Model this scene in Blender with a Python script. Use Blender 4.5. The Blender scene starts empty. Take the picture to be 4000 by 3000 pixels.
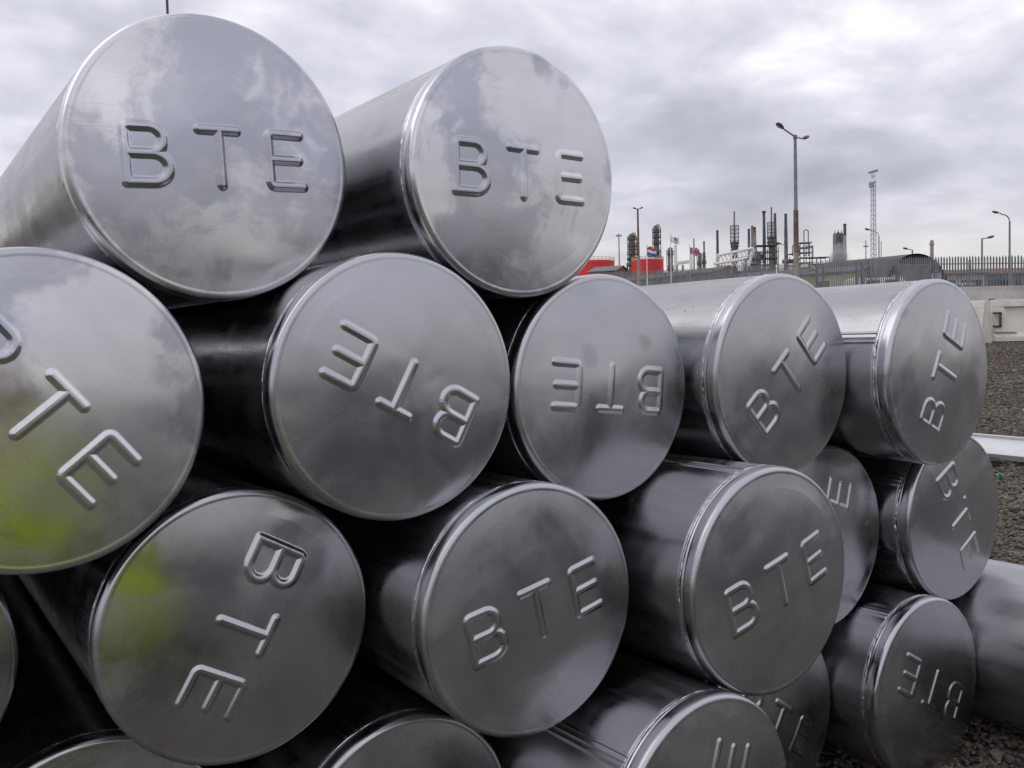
import bpy, math, random
import numpy as np
from mathutils import Vector, Matrix, noise

random.seed(7)
C = bpy.context.scene.collection
SC = bpy.context.scene
PI = math.pi
R_ = 0.225                       # pipe radius in metres
ZG = 6.21                        # stack units above the gravel

# ------------------------------------------------------------------ camera
CAM = Vector((-1.1468 * R_, -5.7956 * R_, (ZG - 1.3591) * R_))
YAW, PITCH, ROLL = 0.6220383, -0.0449791, -0.0240210
F4 = 3455.76                     # focal length in pixels of a 4000 px wide picture
fwd = Vector((math.sin(YAW) * math.cos(PITCH), math.cos(YAW) * math.cos(PITCH), math.sin(PITCH)))
rgt = Vector((math.cos(YAW), -math.sin(YAW), 0))
up_ = rgt.cross(fwd)
right = math.cos(ROLL) * rgt + math.sin(ROLL) * up_
up = -math.sin(ROLL) * rgt + math.cos(ROLL) * up_
cam_data = bpy.data.cameras.new('camera')
cam = bpy.data.objects.new('camera', cam_data)
C.objects.link(cam)
cam.matrix_world = Matrix(((right.x, up.x, -fwd.x, CAM.x), (right.y, up.y, -fwd.y, CAM.y), (right.z, up.z, -fwd.z, CAM.z), (0, 0, 0, 1)))
cam_data.sensor_width = 36
cam_data.lens = 36 * F4 / 4000
cam_data.clip_start = 0.02
cam_data.clip_end = 6000
SC.camera = cam
SC.render.resolution_x = 1024
SC.render.resolution_y = 768

# ------------------------------------------------------------------ view
SC.view_settings.view_transform = 'Standard'
SC.view_settings.look = 'None'
SC.view_settings.exposure = 0.0
SC.view_settings.gamma = 1

# ------------------------------------------------------------------ sky
SUN_EL, SUN_AZ = math.radians(48), math.radians(-60)
w = bpy.data.worlds.new("World")
SC.world = w
w.use_nodes = True
nt = w.node_tree
nt.nodes.clear()


class NT:
    """small helper for node graphs"""
    def __init__(s, tree): s.t = tree
    def n(s, typ, **kw):
        nd = s.t.nodes.new(typ)
        for k, v in kw.items():
            if k == 'ins':
                for kk, vv in v.items():
                    if isinstance(vv, bpy.types.NodeSocket): s.t.links.new(vv, nd.inputs[kk])
                    else: nd.inputs[kk].default_value = vv
            else: setattr(nd, k, v)
        return nd
    def math(s, op, a, b=0.0, c=None, clamp=False):
        nd = s.t.nodes.new('ShaderNodeMath'); nd.operation = op; nd.use_clamp = clamp
        for i, v in enumerate((a, b, c)):
            if v is None: continue
            if isinstance(v, bpy.types.NodeSocket): s.t.links.new(v, nd.inputs[i])
            else: nd.inputs[i].default_value = v
        return nd.outputs[0]
    def ramp(s, fac, stops, interp='LINEAR'):
        nd = s.t.nodes.new('ShaderNodeValToRGB'); cr = nd.color_ramp; cr.interpolation = interp
        while len(cr.elements) < len(stops): cr.elements.new(0.5)
        for e, (p, c) in zip(cr.elements, stops):
            e.position = p; e.color = (*c, 1) if len(c) == 3 else c
        s.t.links.new(fac, nd.inputs[0]); return nd.outputs[0]
    def mix(s, fac, a, b, blend='MIX'):
        nd = s.t.nodes.new('ShaderNodeMix'); nd.data_type = 'RGBA'; nd.blend_type = blend
        for k, v in ((0, fac), (6, a), (7, b)):
            if isinstance(v, bpy.types.NodeSocket): s.t.links.new(v, nd.inputs[k])
            else: nd.inputs[k].default_value = (*v, 1) if isinstance(v, tuple) and len(v) == 3 else v
        return nd.outputs[2]
    def smooth(s, v, a, b, lo=0.0, hi=1.0):
        nd = s.t.nodes.new('ShaderNodeMapRange'); nd.interpolation_type = 'SMOOTHSTEP'
        s.t.links.new(v, nd.inputs[0])
        for i, x in enumerate((a, b, lo, hi)): nd.inputs[i + 1].default_value = x
        return nd.outputs[0]


N = NT(nt)
sky = N.n('ShaderNodeTexSky', sky_type='NISHITA', sun_disc=False, sun_elevation=SUN_EL, sun_rotation=SUN_AZ, dust_density=3.0)
tc = N.n('ShaderNodeTexCoord')
sep = N.n('ShaderNodeSeparateXYZ', ins={0: tc.outputs['Generated']})
z = N.math('MAXIMUM', sep.outputs[2], 0.0)
den = N.math('ADD', z, 0.27)
px = N.math('DIVIDE', sep.outputs[0], den)
py = N.math('DIVIDE', sep.outputs[1], den)
pv = N.n('ShaderNodeCombineXYZ', ins={0: px, 1: py, 2: 44.4}).outputs[0]
big = N.n('ShaderNodeTexNoise', ins={'Vector': pv, 'Scale': 0.95, 'Detail': 3.0, 'Roughness': 0.5, 'Distortion': 0.3}).outputs[0]
med = N.n('ShaderNodeTexNoise', ins={'Vector': pv, 'Scale': 3.4, 'Detail': 7.0, 'Roughness': 0.53, 'Distortion': 0.25}).outputs[0]
cl = N.math('ADD', N.math('MULTIPLY', big, 0.5), N.math('MULTIPLY', med, 0.5))
# overcast deck: duller band low down, brighter breaks overhead
el = N.smooth(z, 0.10, 0.34, -0.03, 0.06)
cl = N.math('ADD', cl, el)
cloud = N.ramp(cl, [(0.30, (0.45, 0.465, 0.54)), (0.40, (0.56, 0.57, 0.655)), (0.47, (0.67, 0.675, 0.775)), (0.54, (0.84, 0.835, 0.93)), (0.61, (1.12, 1.10, 1.16))])
# pale cream strip near the horizon
hz = N.smooth(z, 0.05, 0.155, 0.95, 0.0)
wob = N.math('MULTIPLY', hz, N.smooth(med, 0.3, 0.6, 0.75, 1.0))
cloud = N.mix(wob, cloud, (0.84, 0.805, 0.765))
sc10 = N.n('ShaderNodeVectorMath', operation='SCALE', ins={0: cloud, 'Scale': 10.0}).outputs[0]
col = N.mix(0.06, sc10, sky.outputs[0])
bg = N.n('ShaderNodeBackground', ins={0: col, 1: 0.1})
out = N.n('ShaderNodeOutputWorld', ins={0: bg.outputs[0]})

sun_d = bpy.data.lights.new('sun', 'SUN')
sun_d.energy = 0.5
sun_d.angle = math.radians(50)
sun_d.color = (1, 0.97, 0.93)
sun = bpy.data.objects.new('sun', sun_d)
C.objects.link(sun)
sd = Vector((math.sin(SUN_AZ) * math.cos(SUN_EL), math.cos(SUN_AZ) * math.cos(SUN_EL), math.sin(SUN_EL)))
sun.rotation_euler = sd.to_track_quat('Z', 'Y').to_euler()

# ------------------------------------------------------------------ helpers
fh = Vector((math.sin(YAW), math.cos(YAW), 0))
rh = Vector((math.cos(YAW), -math.sin(YAW), 0))


def sm(t):
    t = max(0.0, min(1.0, t)); return t * t * (3 - 2 * t)


SLOPE = 0.053


def ground_z(x, y):
    s = (x - CAM.x) * fh.x + (y - CAM.y) * fh.y
    z = SLOPE * max(0.0, s - 2.8) * sm((x - 1.95) / 2.5)
    return z


def at(px, py, d):
    """point in the world that stands at depth d (m) along the photograph's ray (4000 px units)"""
    return CAM + d * (fwd + right * ((px - 2000) / F4) - up * ((py - 1500) / F4))


def wpx(px, d): return px * d / F4


class MB:
    def __init__(s): s.v = []; s.f = []; s.m = []; s.mats = []
    def quad(s, *ps):
        b = len(s.v); s.v += [tuple(p) for p in ps]; s.f.append(tuple(range(b, b + len(ps))))
    def box(s, c, ex, ey, ez, hx, hy, hz, taper=1.0):
        b = len(s.v); c = Vector(c)
        for sz in (-1, 1):
            k = taper if sz > 0 else 1.0
            for sx, sy in ((-1, -1), (1, -1), (1, 1), (-1, 1)):
                s.v.append(tuple(c + ex * (sx * hx * k) + ey * (sy * hy * k) + ez * (sz * hz)))
        for q in ((0, 3, 2, 1), (4, 5, 6, 7), (0, 1, 5, 4), (1, 2, 6, 5), (2, 3, 7, 6), (3, 0, 4, 7)):
            s.f.append(tuple(b + i for i in q))
    def abox(s, x0, x1, y0, y1, z0, z1):
        s.box(((x0 + x1) / 2, (y0 + y1) / 2, (z0 + z1) / 2), Vector((1, 0, 0)), Vector((0, 1, 0)), Vector((0, 0, 1)), (x1 - x0) / 2, (y1 - y0) / 2, (z1 - z0) / 2)
    def cyl(s, p, q, r0, r1=None, n=12, caps=True):
        if r1 is None: r1 = r0
        p, q = Vector(p), Vector(q); a = (q - p)
        if a.length < 1e-9: return
        a.normalize()
        x = a.orthogonal().normalized(); y = a.cross(x); b = len(s.v)
        for c, r in ((p, r0), (q, r1)):
            for i in range(n):
                t = 2 * PI * i / n; s.v.append(tuple(c + x * (r * math.cos(t)) + y * (r * math.sin(t))))
        for i in range(n):
            j = (i + 1) % n; s.f.append((b + i, b + j, b + n + j, b + n + i))
        if caps:
            s.f.append(tuple(b + n - 1 - i for i in range(n))); s.f.append(tuple(b + n + i for i in range(n)))
    def path(s, pts, r, n=10):
        for a, b in zip(pts[:-1], pts[1:]): s.cyl(a, b, r, r, n)
    def lathe(s, c, prof, n=24):
        """prof: (radius, z) pairs turned about a vertical axis at c"""
        c = Vector(c); b = len(s.v)
        for r, zz in prof:
            for i in range(n):
                t = 2 * PI * i / n; s.v.append((c.x + r * math.cos(t), c.y + r * math.sin(t), c.z + zz))
        for k in range(len(prof) - 1):
            for i in range(n):
                j = (i + 1) % n; s.f.append((b + k * n + i, b + k * n + j, b + (k + 1) * n + j, b + (k + 1) * n + i))
        s.f.append(tuple(b + n - 1 - i for i in range(n)))
        k = (len(prof) - 1) * n; s.f.append(tuple(b + k + i for i in range(n)))
    def mesh(s, name, mat, smooth=None):
        me = bpy.data.meshes.new(name); me.from_pydata(s.v, [], s.f); me.update()
        if mat: me.materials.append(mat)
        if smooth is not None:
            me.polygons.foreach_set('use_smooth', [True] * len(me.polygons))
            me.set_sharp_from_angle(angle=math.radians(smooth))
        return me


def add(name, me, parent=None, origin=None):
    o = bpy.data.objects.new(name, me); C.objects.link(o)
    if parent is not None:
        o.parent = parent
        o.matrix_parent_inverse = Matrix.Identity(4)
    return o


def part(name, mb, mat, parent=None, smooth=None):
    """mb in world coordinates; re-based on the parent's location"""
    if parent is not None:
        l = parent.matrix_basis.translation.copy() if parent.type == 'EMPTY' else Vector((0, 0, 0))
        mb.v = [tuple(Vector(p) - l) for p in mb.v]
    return add(name, mb.mesh(name, mat, smooth), parent)


def sub(name, mb, mat, parent, base, smooth=None):
    """sub-part: mb in world coordinates, base = the thing's empty (parts carry no transform of their own)"""
    l = base.matrix_basis.translation.copy()
    mb.v = [tuple(Vector(p) - l) for p in mb.v]
    return add(name, mb.mesh(name, mat, smooth), parent)


def tag(o, label=None, cat=None, group=None, kind=None):
    if label: o['label'] = label
    if cat: o['category'] = cat
    if group: o['group'] = group
    if kind: o['kind'] = kind
    return o


def thing(name, label, cat, loc, group=None):
    o = bpy.data.objects.new(name, None); C.objects.link(o); o.location = loc
    o.empty_display_size = 0.2
    return tag(o, label, cat, group)


# ------------------------------------------------------------------ materials
def mat(name, color, rough=0.6, metal=0.0, var=0.12, scale=3.0, bump=0.0, col2=None, spec=0.5):
    m = bpy.data.materials.new(name); m.use_nodes = True; t = m.node_tree; N = NT(t)
    b = t.nodes['Principled BSDF']
    co = N.n('ShaderNodeTexCoord').outputs['Object']
    nz = N.n('ShaderNodeTexNoise', ins={'Vector': co, 'Scale': scale, 'Detail': 5.0, 'Roughness': 0.6}).outputs[0]
    c2 = col2 or tuple(c * (1 - 2.2 * var) for c in color)
    c1 = color if col2 else tuple(min(1, c * (1 + var)) for c in color)
    t.links.new(N.ramp(nz, [(0.35, c2), (0.62, c1)]), b.inputs['Base Color'])
    t.links.new(N.smooth(nz, 0.3, 0.7, max(0.05, rough - 0.08), min(1, rough + 0.08)), b.inputs['Roughness'])
    b.inputs['Metallic'].default_value = metal
    b.inputs['Specular IOR Level'].default_value = spec
    if bump:
        bp = N.n('ShaderNodeBump', ins={'Height': nz, 'Distance': bump, 'Strength': 1.0})
        t.links.new(bp.outputs[0], b.inputs['Normal'])
    return m


def aluminium(name, kind, wet=False, weathered=False):
    m = bpy.data.materials.new(name); m.use_nodes = True; t = m.node_tree; N = NT(t)
    b = t.nodes['Principled BSDF']
    b.inputs['Metallic'].default_value = 1.0
    co = N.n('ShaderNodeTexCoord').outputs['Object']
    rnd = N.n('ShaderNodeAttribute', attribute_type='OBJECT', attribute_name='grain_seed').outputs['Fac']   # shared by a cap and its letters
    off = N.n('ShaderNodeCombineXYZ', ins={0: N.math('MULTIPLY', rnd, 3.1), 1: N.math('MULTIPLY', rnd, 7.7), 2: N.math('MULTIPLY', rnd, 5.3)}).outputs[0]
    p = N.n('ShaderNodeVectorMath', operation='ADD', ins={0: co, 1: off}).outputs[0]
    def nz(vec, s, d=4.0, r=0.55, dist=0.0):
        return N.n('ShaderNodeTexNoise', ins={'Vector': vec, 'Scale': s, 'Detail': d, 'Roughness': r, 'Distortion': dist}).outputs[0]
    def mp(sx, sy, sz, rot=(0, 0, 0)):
        return N.n('ShaderNodeMapping', ins={'Vector': p, 'Scale': (sx, sy, sz), 'Rotation': rot}).outputs[0]
    smudge = nz(p, 6.0, 6.0, 0.62, 0.6)
    broad = nz(p, 2.2, 2.0)
    if kind == 'cap':
        streak = nz(mp(1.0, 1.0, 9.0, (0, 0.5, 0)), 5.0, 4.0, 0.5, 0.5)      # rolling grain of the sheet
        scratch = nz(mp(4.0, 4.0, 160.0, (0, -0.9, 0)), 5.0, 3.0, 0.5)
    else:
        streak = nz(mp(22.0, 1.2, 22.0), 2.0, 5.0, 0.62)                       # drawn along the tube
        scratch = nz(mp(160.0, 3.0, 160.0), 2.0, 3.0, 0.5)
    # handling smudges: sparse, soft edged
    vo = N.n('ShaderNodeTexVoronoi', ins={'Vector': N.n('ShaderNodeVectorMath', operation='ADD', ins={0: p, 1: N.n('ShaderNodeVectorMath', operation='SCALE', ins={0: N.n('ShaderNodeTexNoise', ins={'Vector': p, 'Scale': 14.0, 'Detail': 3.0}).outputs[1], 'Scale': 0.06}).outputs[0]}).outputs[0], 'Scale': 7.0})
    sp = N.math('MULTIPLY', N.smooth(vo.outputs['Distance'], 0.10, 0.22, 1.0, 0.0), N.smooth(N.n('ShaderNodeSeparateColor', ins={0: vo.outputs['Color']}).outputs[0], 0.80, 0.86))
    stain = N.smooth(nz(p, 3.0, 7.0, 0.55, 0.8), 0.53, 0.62)                   # oxidised patches with ragged edges
    def hair(rot, sc, lo):
        return N.smooth(nz(mp(2.5, 2.5, 330.0, (0, rot, 0)) if kind == 'cap' else mp(240.0, 5.0, 240.0), sc, 2.0, 0.4), lo, lo + 0.05)
    hs = hair(-0.9, 4.0, 0.66)
    if kind == 'cap':
        hs = N.math('MAXIMUM', hs, hair(0.35, 3.0, 0.69))
        # lathe marks round the rim
        sx_ = N.n('ShaderNodeSeparateXYZ', ins={0: co}); rad_ = N.math('SQRT', N.math('ADD', N.math('MULTIPLY', sx_.outputs[0], sx_.outputs[0]), N.math('MULTIPLY', sx_.outputs[2], sx_.outputs[2])))
        rv = N.n('ShaderNodeCombineXYZ', ins={0: N.math('MULTIPLY', rad_, 260.0), 1: N.math('MULTIPLY', rnd, 40.0)}).outputs[0]
        ringn = N.math('MULTIPLY', nz(rv, 1.0, 3.0, 0.6), N.math('MULTIPLY', N.smooth(rad_, 0.15, 0.2), N.smooth(smudge, 0.4, 0.6)))
    else:
        ringn = streak
    base = N.ramp(smudge, [(0.28, (0.48, 0.49, 0.52)), (0.48, (0.55, 0.56, 0.59)), (0.72, (0.61, 0.615, 0.64))])
    base = N.mix(N.math('MULTIPLY', stain, 0.20 if kind == 'cap' else 0.12), base, (0.37, 0.385, 0.425))
    base = N.mix(N.math('MULTIPLY', N.smooth(streak, 0.35, 0.7), 0.07 if kind == 'cap' else 0.4), base, (0.45, 0.44, 0.44))
    base = N.mix(N.math('MULTIPLY', sp, 0.42), base, (0.26, 0.27, 0.30))
    base = N.mix(N.math('MULTIPLY', hs, 0.14 if kind == 'cap' else 0.22), base, (0.30, 0.30, 0.31))
    if kind == 'cap' and not weathered:
        base = N.mix(0.5, base, (0.41, 0.42, 0.445))
    if weathered:      # cloudy bloom of the mill finish with ragged polished patches
        wn = N.n('ShaderNodeVectorMath', operation='SCALE', ins={0: N.n('ShaderNodeTexNoise', ins={'Vector': p, 'Scale': 5.0, 'Detail': 4.0}).outputs[1], 'Scale': 0.22}).outputs[0]
        pw = N.n('ShaderNodeVectorMath', operation='ADD', ins={0: p, 1: wn}).outputs[0]
        bloom = nz(pw, 3.6, 8.0, 0.62)
        pol = N.smooth(bloom, 0.47, 0.56)
        base = N.mix(N.math('MULTIPLY', pol, 0.8), (0.65, 0.645, 0.665), (0.38, 0.40, 0.45))
        base = N.mix(N.smooth(nz(pw, 11.0, 5.0, 0.6), 0.52, 0.72, 0.0, 0.45), base, (0.60, 0.58, 0.585))
        base = N.mix(N.math('MULTIPLY', sp, 0.5), base, (0.24, 0.25, 0.28))
        base = N.mix(N.math('MULTIPLY', hs, 0.25), base, (0.35, 0.35, 0.36))
    if kind == 'tube':
        base = N.mix(0.65, base, (0.28, 0.28, 0.295))
    t.links.new(base, b.inputs['Base Color'])
    r0, r1 = (0.20, 0.34) if kind == 'cap' else (0.20, 0.38)
    ro = N.smooth(smudge, 0.25, 0.75, r0, r1)
    ro = N.math('ADD', ro, N.math('MULTIPLY', N.math('SUBTRACT', streak, 0.5), 0.05 if kind == 'cap' else 0.30))
    ro = N.math('ADD', ro, N.math('MULTIPLY', sp, 0.08))
    ro = N.math('SUBTRACT', ro, N.math('MULTIPLY', stain, 0.07))
    ro = N.math('ADD', ro, N.math('MULTIPLY', N.math('SUBTRACT', ringn, 0.2), 0.10))
    ro = N.math('ADD', ro, N.math('MULTIPLY', hs, 0.06))
    t.links.new(ro, b.inputs['Roughness'])
    if weathered: ro = N.math('SUBTRACT', N.math('ADD', ro, 0.03), N.math('MULTIPLY', pol, 0.11))
    # gentle oil-canning, grain and scratches
    h = N.math('MULTIPLY', broad, 0.010 if kind == 'cap' else 0.006)
    h = N.math('ADD', h, N.math('MULTIPLY', nz(p, 8.0, 1.0), 0.0007))
    h = N.math('ADD', h, N.math('MULTIPLY', streak, 0.00005 if kind == 'cap' else 0.0002))
    h = N.math('ADD', h, N.math('MULTIPLY', scratch, 0.000012))
    if kind == 'tube' and wet:       # rain drops standing on the upper side
        dv = N.n('ShaderNodeTexVoronoi', ins={'Vector': mp(1, 0.7, 1), 'Scale': 95.0, 'Randomness': 1.0})
        pick = N.smooth(N.n('ShaderNodeSeparateColor', ins={0: dv.outputs['Color']}).outputs[1], 0.70, 0.78)
        gz = N.n('ShaderNodeSeparateXYZ', ins={0: N.n('ShaderNodeNewGeometry').outputs['True Normal']}).outputs[2]
        drop = N.math('MULTIPLY', N.math('MULTIPLY', N.smooth(dv.outputs['Distance'], 0.08, 0.30, 1.0, 0.0), pick), N.smooth(gz, 0.45, 0.8))
        h = N.math('ADD', h, N.math('MULTIPLY', drop, 0.0013))
    bp = N.n('ShaderNodeBump', ins={'Height': h, 'Distance': 1.0, 'Strength': 1.0})
    t.links.new(bp.outputs[0], b.inputs['Normal'])
    return m


M = {}
M['cap'] = aluminium('brushed_aluminium_sheet', 'cap')
M['capworn'] = aluminium('weathered_aluminium_sheet', 'cap', weathered=True)
M['tube'] = aluminium('drawn_aluminium_tube', 'tube')
M['tubewet'] = aluminium('rain_spotted_aluminium_tube', 'tube', True)
M['weld'] = mat('weld_metal', (0.66, 0.66, 0.68), 0.3, 1.0, 0.2, 60, 0.0006)
M['steel'] = mat('galvanised_steel', (0.34, 0.35, 0.37), 0.6, 0.3, 0.15, 2)
M['fence'] = mat('galvanised_pales', (0.18, 0.195, 0.205), 0.6, 0.2, 0.15, 1.2)
M['darksteel'] = mat('dark_steel', (0.085, 0.087, 0.095), 0.6, 0.2, 0.2, 2)
M['polegrey'] = mat('grey_pole_paint', (0.24, 0.24, 0.26), 0.6, 0, 0.15, 2)
M['polerust'] = mat('rusty_pole_paint', (0.19, 0.125, 0.10), 0.8, 0, 0.3, 3)
M['polebeige'] = mat('concrete_pole', (0.34, 0.31, 0.27), 0.8, 0, 0.15, 3)
M['lamphead'] = mat('lamp_housing', (0.10, 0.10, 0.105), 0.5, 0, 0.1, 5)
M['glass'] = mat('lamp_glass', (0.55, 0.56, 0.56), 0.2, 0, 0.05, 5)
M['white'] = mat('white_paint', (0.74, 0.75, 0.76), 0.5, 0, 0.06, 2)
M['beam'] = mat('white_coated_steel', (0.68, 0.69, 0.72), 0.4, 0, 0.04, 6)
M['red'] = mat('red_tank_paint', (0.68, 0.03, 0.035), 0.55, 0, 0.1, 0.2)
M['ochre'] = mat('ochre_handrail', (0.62, 0.42, 0.16), 0.6, 0, 0.1, 1)
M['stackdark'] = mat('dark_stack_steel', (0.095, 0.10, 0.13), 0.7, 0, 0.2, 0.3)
M['stackmid'] = mat('grey_stack_steel', (0.20, 0.195, 0.20), 0.7, 0, 0.2, 0.3)
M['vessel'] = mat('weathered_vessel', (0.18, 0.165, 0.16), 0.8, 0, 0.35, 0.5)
M['vessel2'] = mat('lagged_vessel', (0.25, 0.235, 0.23), 0.7, 0, 0.25, 0.4)
M['stackbeige'] = mat('beige_concrete_stack', (0.42, 0.37, 0.34), 0.8, 0, 0.1, 0.2)
M['rusty'] = mat('rusty_steel', (0.22, 0.10, 0.07), 0.85, 0, 0.3, 1)
M['hutroof'] = mat('green_corrugated_roof', (0.075, 0.085, 0.075), 0.8, 0, 0.15, 0.8)
M['hutend'] = mat('dark_hut_end', (0.05, 0.052, 0.055), 0.8, 0, 0.15, 0.8)
M['shed'] = mat('grey_cladding', (0.20, 0.205, 0.215), 0.7, 0, 0.1, 0.4)
M['shedroof'] = mat('slate_grey_roof', (0.15, 0.155, 0.16), 0.75, 0, 0.1, 0.4)
M['cream'] = mat('cream_wall', (0.58, 0.51, 0.34), 0.8, 0, 0.08, 0.4)
M['cabin'] = mat('blue_grey_cabin', (0.20, 0.24, 0.30), 0.7, 0, 0.08, 0.4)
M['cabinw'] = mat('white_cabin', (0.55, 0.57, 0.6), 0.7, 0, 0.08, 0.4)
M['orange'] = mat('orange_trim', (0.24, 0.11, 0.085), 0.7, 0, 0.1, 1)
M['tile'] = mat('red_tile_roof', (0.27, 0.09, 0.06), 0.8, 0, 0.2, 1)
M['window'] = mat('window_glass', (0.04, 0.05, 0.06), 0.15, 0, 0.1, 2)
M['barrier'] = mat('cream_barrier_plastic', (0.70, 0.685, 0.62), 0.55, 0, 0.08, 2.5, 0.004, col2=(0.56, 0.54, 0.475))
M['barrierdark'] = mat('rear_barrier_plastic', (0.52, 0.51, 0.48), 0.6, 0, 0.1, 2)
M['bracket'] = mat('rusty_bracket', (0.13, 0.10, 0.085), 0.8, 0.2, 0.3, 12)
M['redcap'] = mat('red_cap', (0.5, 0.06, 0.05), 0.5, 0, 0.1, 8)
M['rubber'] = mat('black_rubber', (0.02, 0.02, 0.02), 0.8, 0, 0.1, 8)
M['carpaint'] = mat('silver_car_paint', (0.5, 0.52, 0.54), 0.3, 0.3, 0.05, 2)
M['litter'] = mat('green_plastic', (0.02, 0.36, 0.22), 0.4, 0, 0.2, 30)
M['fr'] = mat('flag_red', (0.62, 0.05, 0.07), 0.8, 0, 0.05, 2)
M['fw'] = mat('flag_white', (0.78, 0.78, 0.8), 0.8, 0, 0.05, 2)
M['fb'] = mat('flag_blue', (0.05, 0.13, 0.40), 0.8, 0, 0.05, 2)
M['hivis'] = mat('high_visibility_fabric', (0.60, 0.76, 0.02), 0.8, 0, 0.06, 6, spec=0.2)
M['tape'] = mat('reflective_tape', (0.5, 0.5, 0.52), 0.4, 0.3, 0.05, 6)
M['navy'] = mat('navy_cloth', (0.02, 0.028, 0.06), 0.85, 0, 0.15, 8)
M['skin'] = mat('skin', (0.50, 0.30, 0.22), 0.55, 0, 0.08, 10)
M['hair'] = mat('brown_hair', (0.05, 0.03, 0.02), 0.7, 0, 0.3, 40)
M['boot'] = mat('black_boot', (0.02, 0.018, 0.016), 0.5, 0, 0.2, 10)
M['eye'] = mat('eye_white', (0.7, 0.7, 0.7), 0.2, 0, 0.02, 5)


def gravel_mat(name, stone):
    m = bpy.data.materials.new(name); m.use_nodes = True; t = m.node_tree; N = NT(t)
    b = t.nodes['Principled BSDF']
    geo = N.n('ShaderNodeNewGeometry')
    co = geo.outputs['Position']
    patch = N.n('ShaderNodeTexNoise', ins={'Vector': co, 'Scale': 0.9, 'Detail': 5.0, 'Roughness': 0.6}).outputs[0]
    if stone:
        rn = geo.outputs['Random Per Island']
        colr = N.ramp(rn, [(0.0, (0.06, 0.05, 0.042)), (0.3, (0.12, 0.103, 0.086)), (0.6, (0.18, 0.16, 0.138)), (0.85, (0.145, 0.115, 0.09)), (0.96, (0.19, 0.17, 0.145)), (1.0, (0.34, 0.315, 0.28))])
    else:
        wv = N.n('ShaderNodeTexNoise', ins={'Vector': co, 'Scale': 30.0, 'Detail': 3.0})
        cv = N.n('ShaderNodeVectorMath', operation='ADD', ins={0: co, 1: N.n('ShaderNodeVectorMath', operation='SCALE', ins={0: wv.outputs[1], 'Scale': 0.03}).outputs[0]}).outputs[0]
        vo = N.n('ShaderNodeTexVoronoi', ins={'Vector': cv, 'Scale': 34.0})
        v2 = N.n('ShaderNodeTexVoronoi', ins={'Vector': cv, 'Scale': 11.0})
        rn = N.n('ShaderNodeSeparateColor', ins={0: vo.outputs['Color']}).outputs[0]
        colr = N.ramp(rn, [(0.0, (0.06, 0.053, 0.046)), (0.4, (0.13, 0.118, 0.102)), (0.8, (0.19, 0.175, 0.155)), (1.0, (0.30, 0.285, 0.26))])
        h = N.math('ADD', N.math('MULTIPLY', vo.outputs['Distance'], -0.022), N.math('MULTIPLY', v2.outputs['Distance'], -0.04))
        bp = N.n('ShaderNodeBump', ins={'Height': h, 'Distance': 1.0, 'Strength': 1.0})
        t.links.new(bp.outputs[0], b.inputs['Normal'])
    colr = N.mix(N.smooth(patch, 0.35, 0.65, 0.0, 0.55), colr, (0.72, 0.66, 0.60), 'MULTIPLY')
    t.links.new(colr, b.inputs['Base Color'])
    b.inputs['Roughness'].default_value = 0.82
    b.inputs['Specular IOR Level'].default_value = 0.3
    return m


M['ground'] = gravel_mat('gravel_ground', False)
M['stones'] = gravel_mat('gravel_stones', True)

# ------------------------------------------------------------------ ground
def build_ground():
    def axis(lo, hi, fine0, fine1, step):
        a = list(np.arange(fine0, fine1, step)); x = fine1; s = step
        while x < hi: a.append(x); s *= 1.25; x += s
        a.append(hi); x = fine0; s = step; l = []
        while x > lo: s *= 1.25; x -= s; l.append(max(x, lo))
        return sorted(set(l + a))
    xs = axis(-1500, 2500, -4, 30, 0.6); ys = axis(-1500, 2500, -4, 30, 0.6)
    mb = MB()
    for yv in ys:
        for xv in xs:
            zz = ground_z(xv, yv) + 0.012 * noise.noise(Vector((xv * 0.8, yv * 0.8, 0))) - 0.004
            mb.v.append((xv, yv, zz))
    n = len(xs)
    for j in range(len(ys) - 1):
        for i in range(n - 1):
            a = j * n + i; mb.f.append((a, a + 1, a + n + 1, a + n))
    o = add('ground', mb.mesh('ground', M['ground'], 60))
    tag(o, 'grey brown gravel yard', 'ground', kind='structure')


build_ground()


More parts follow.
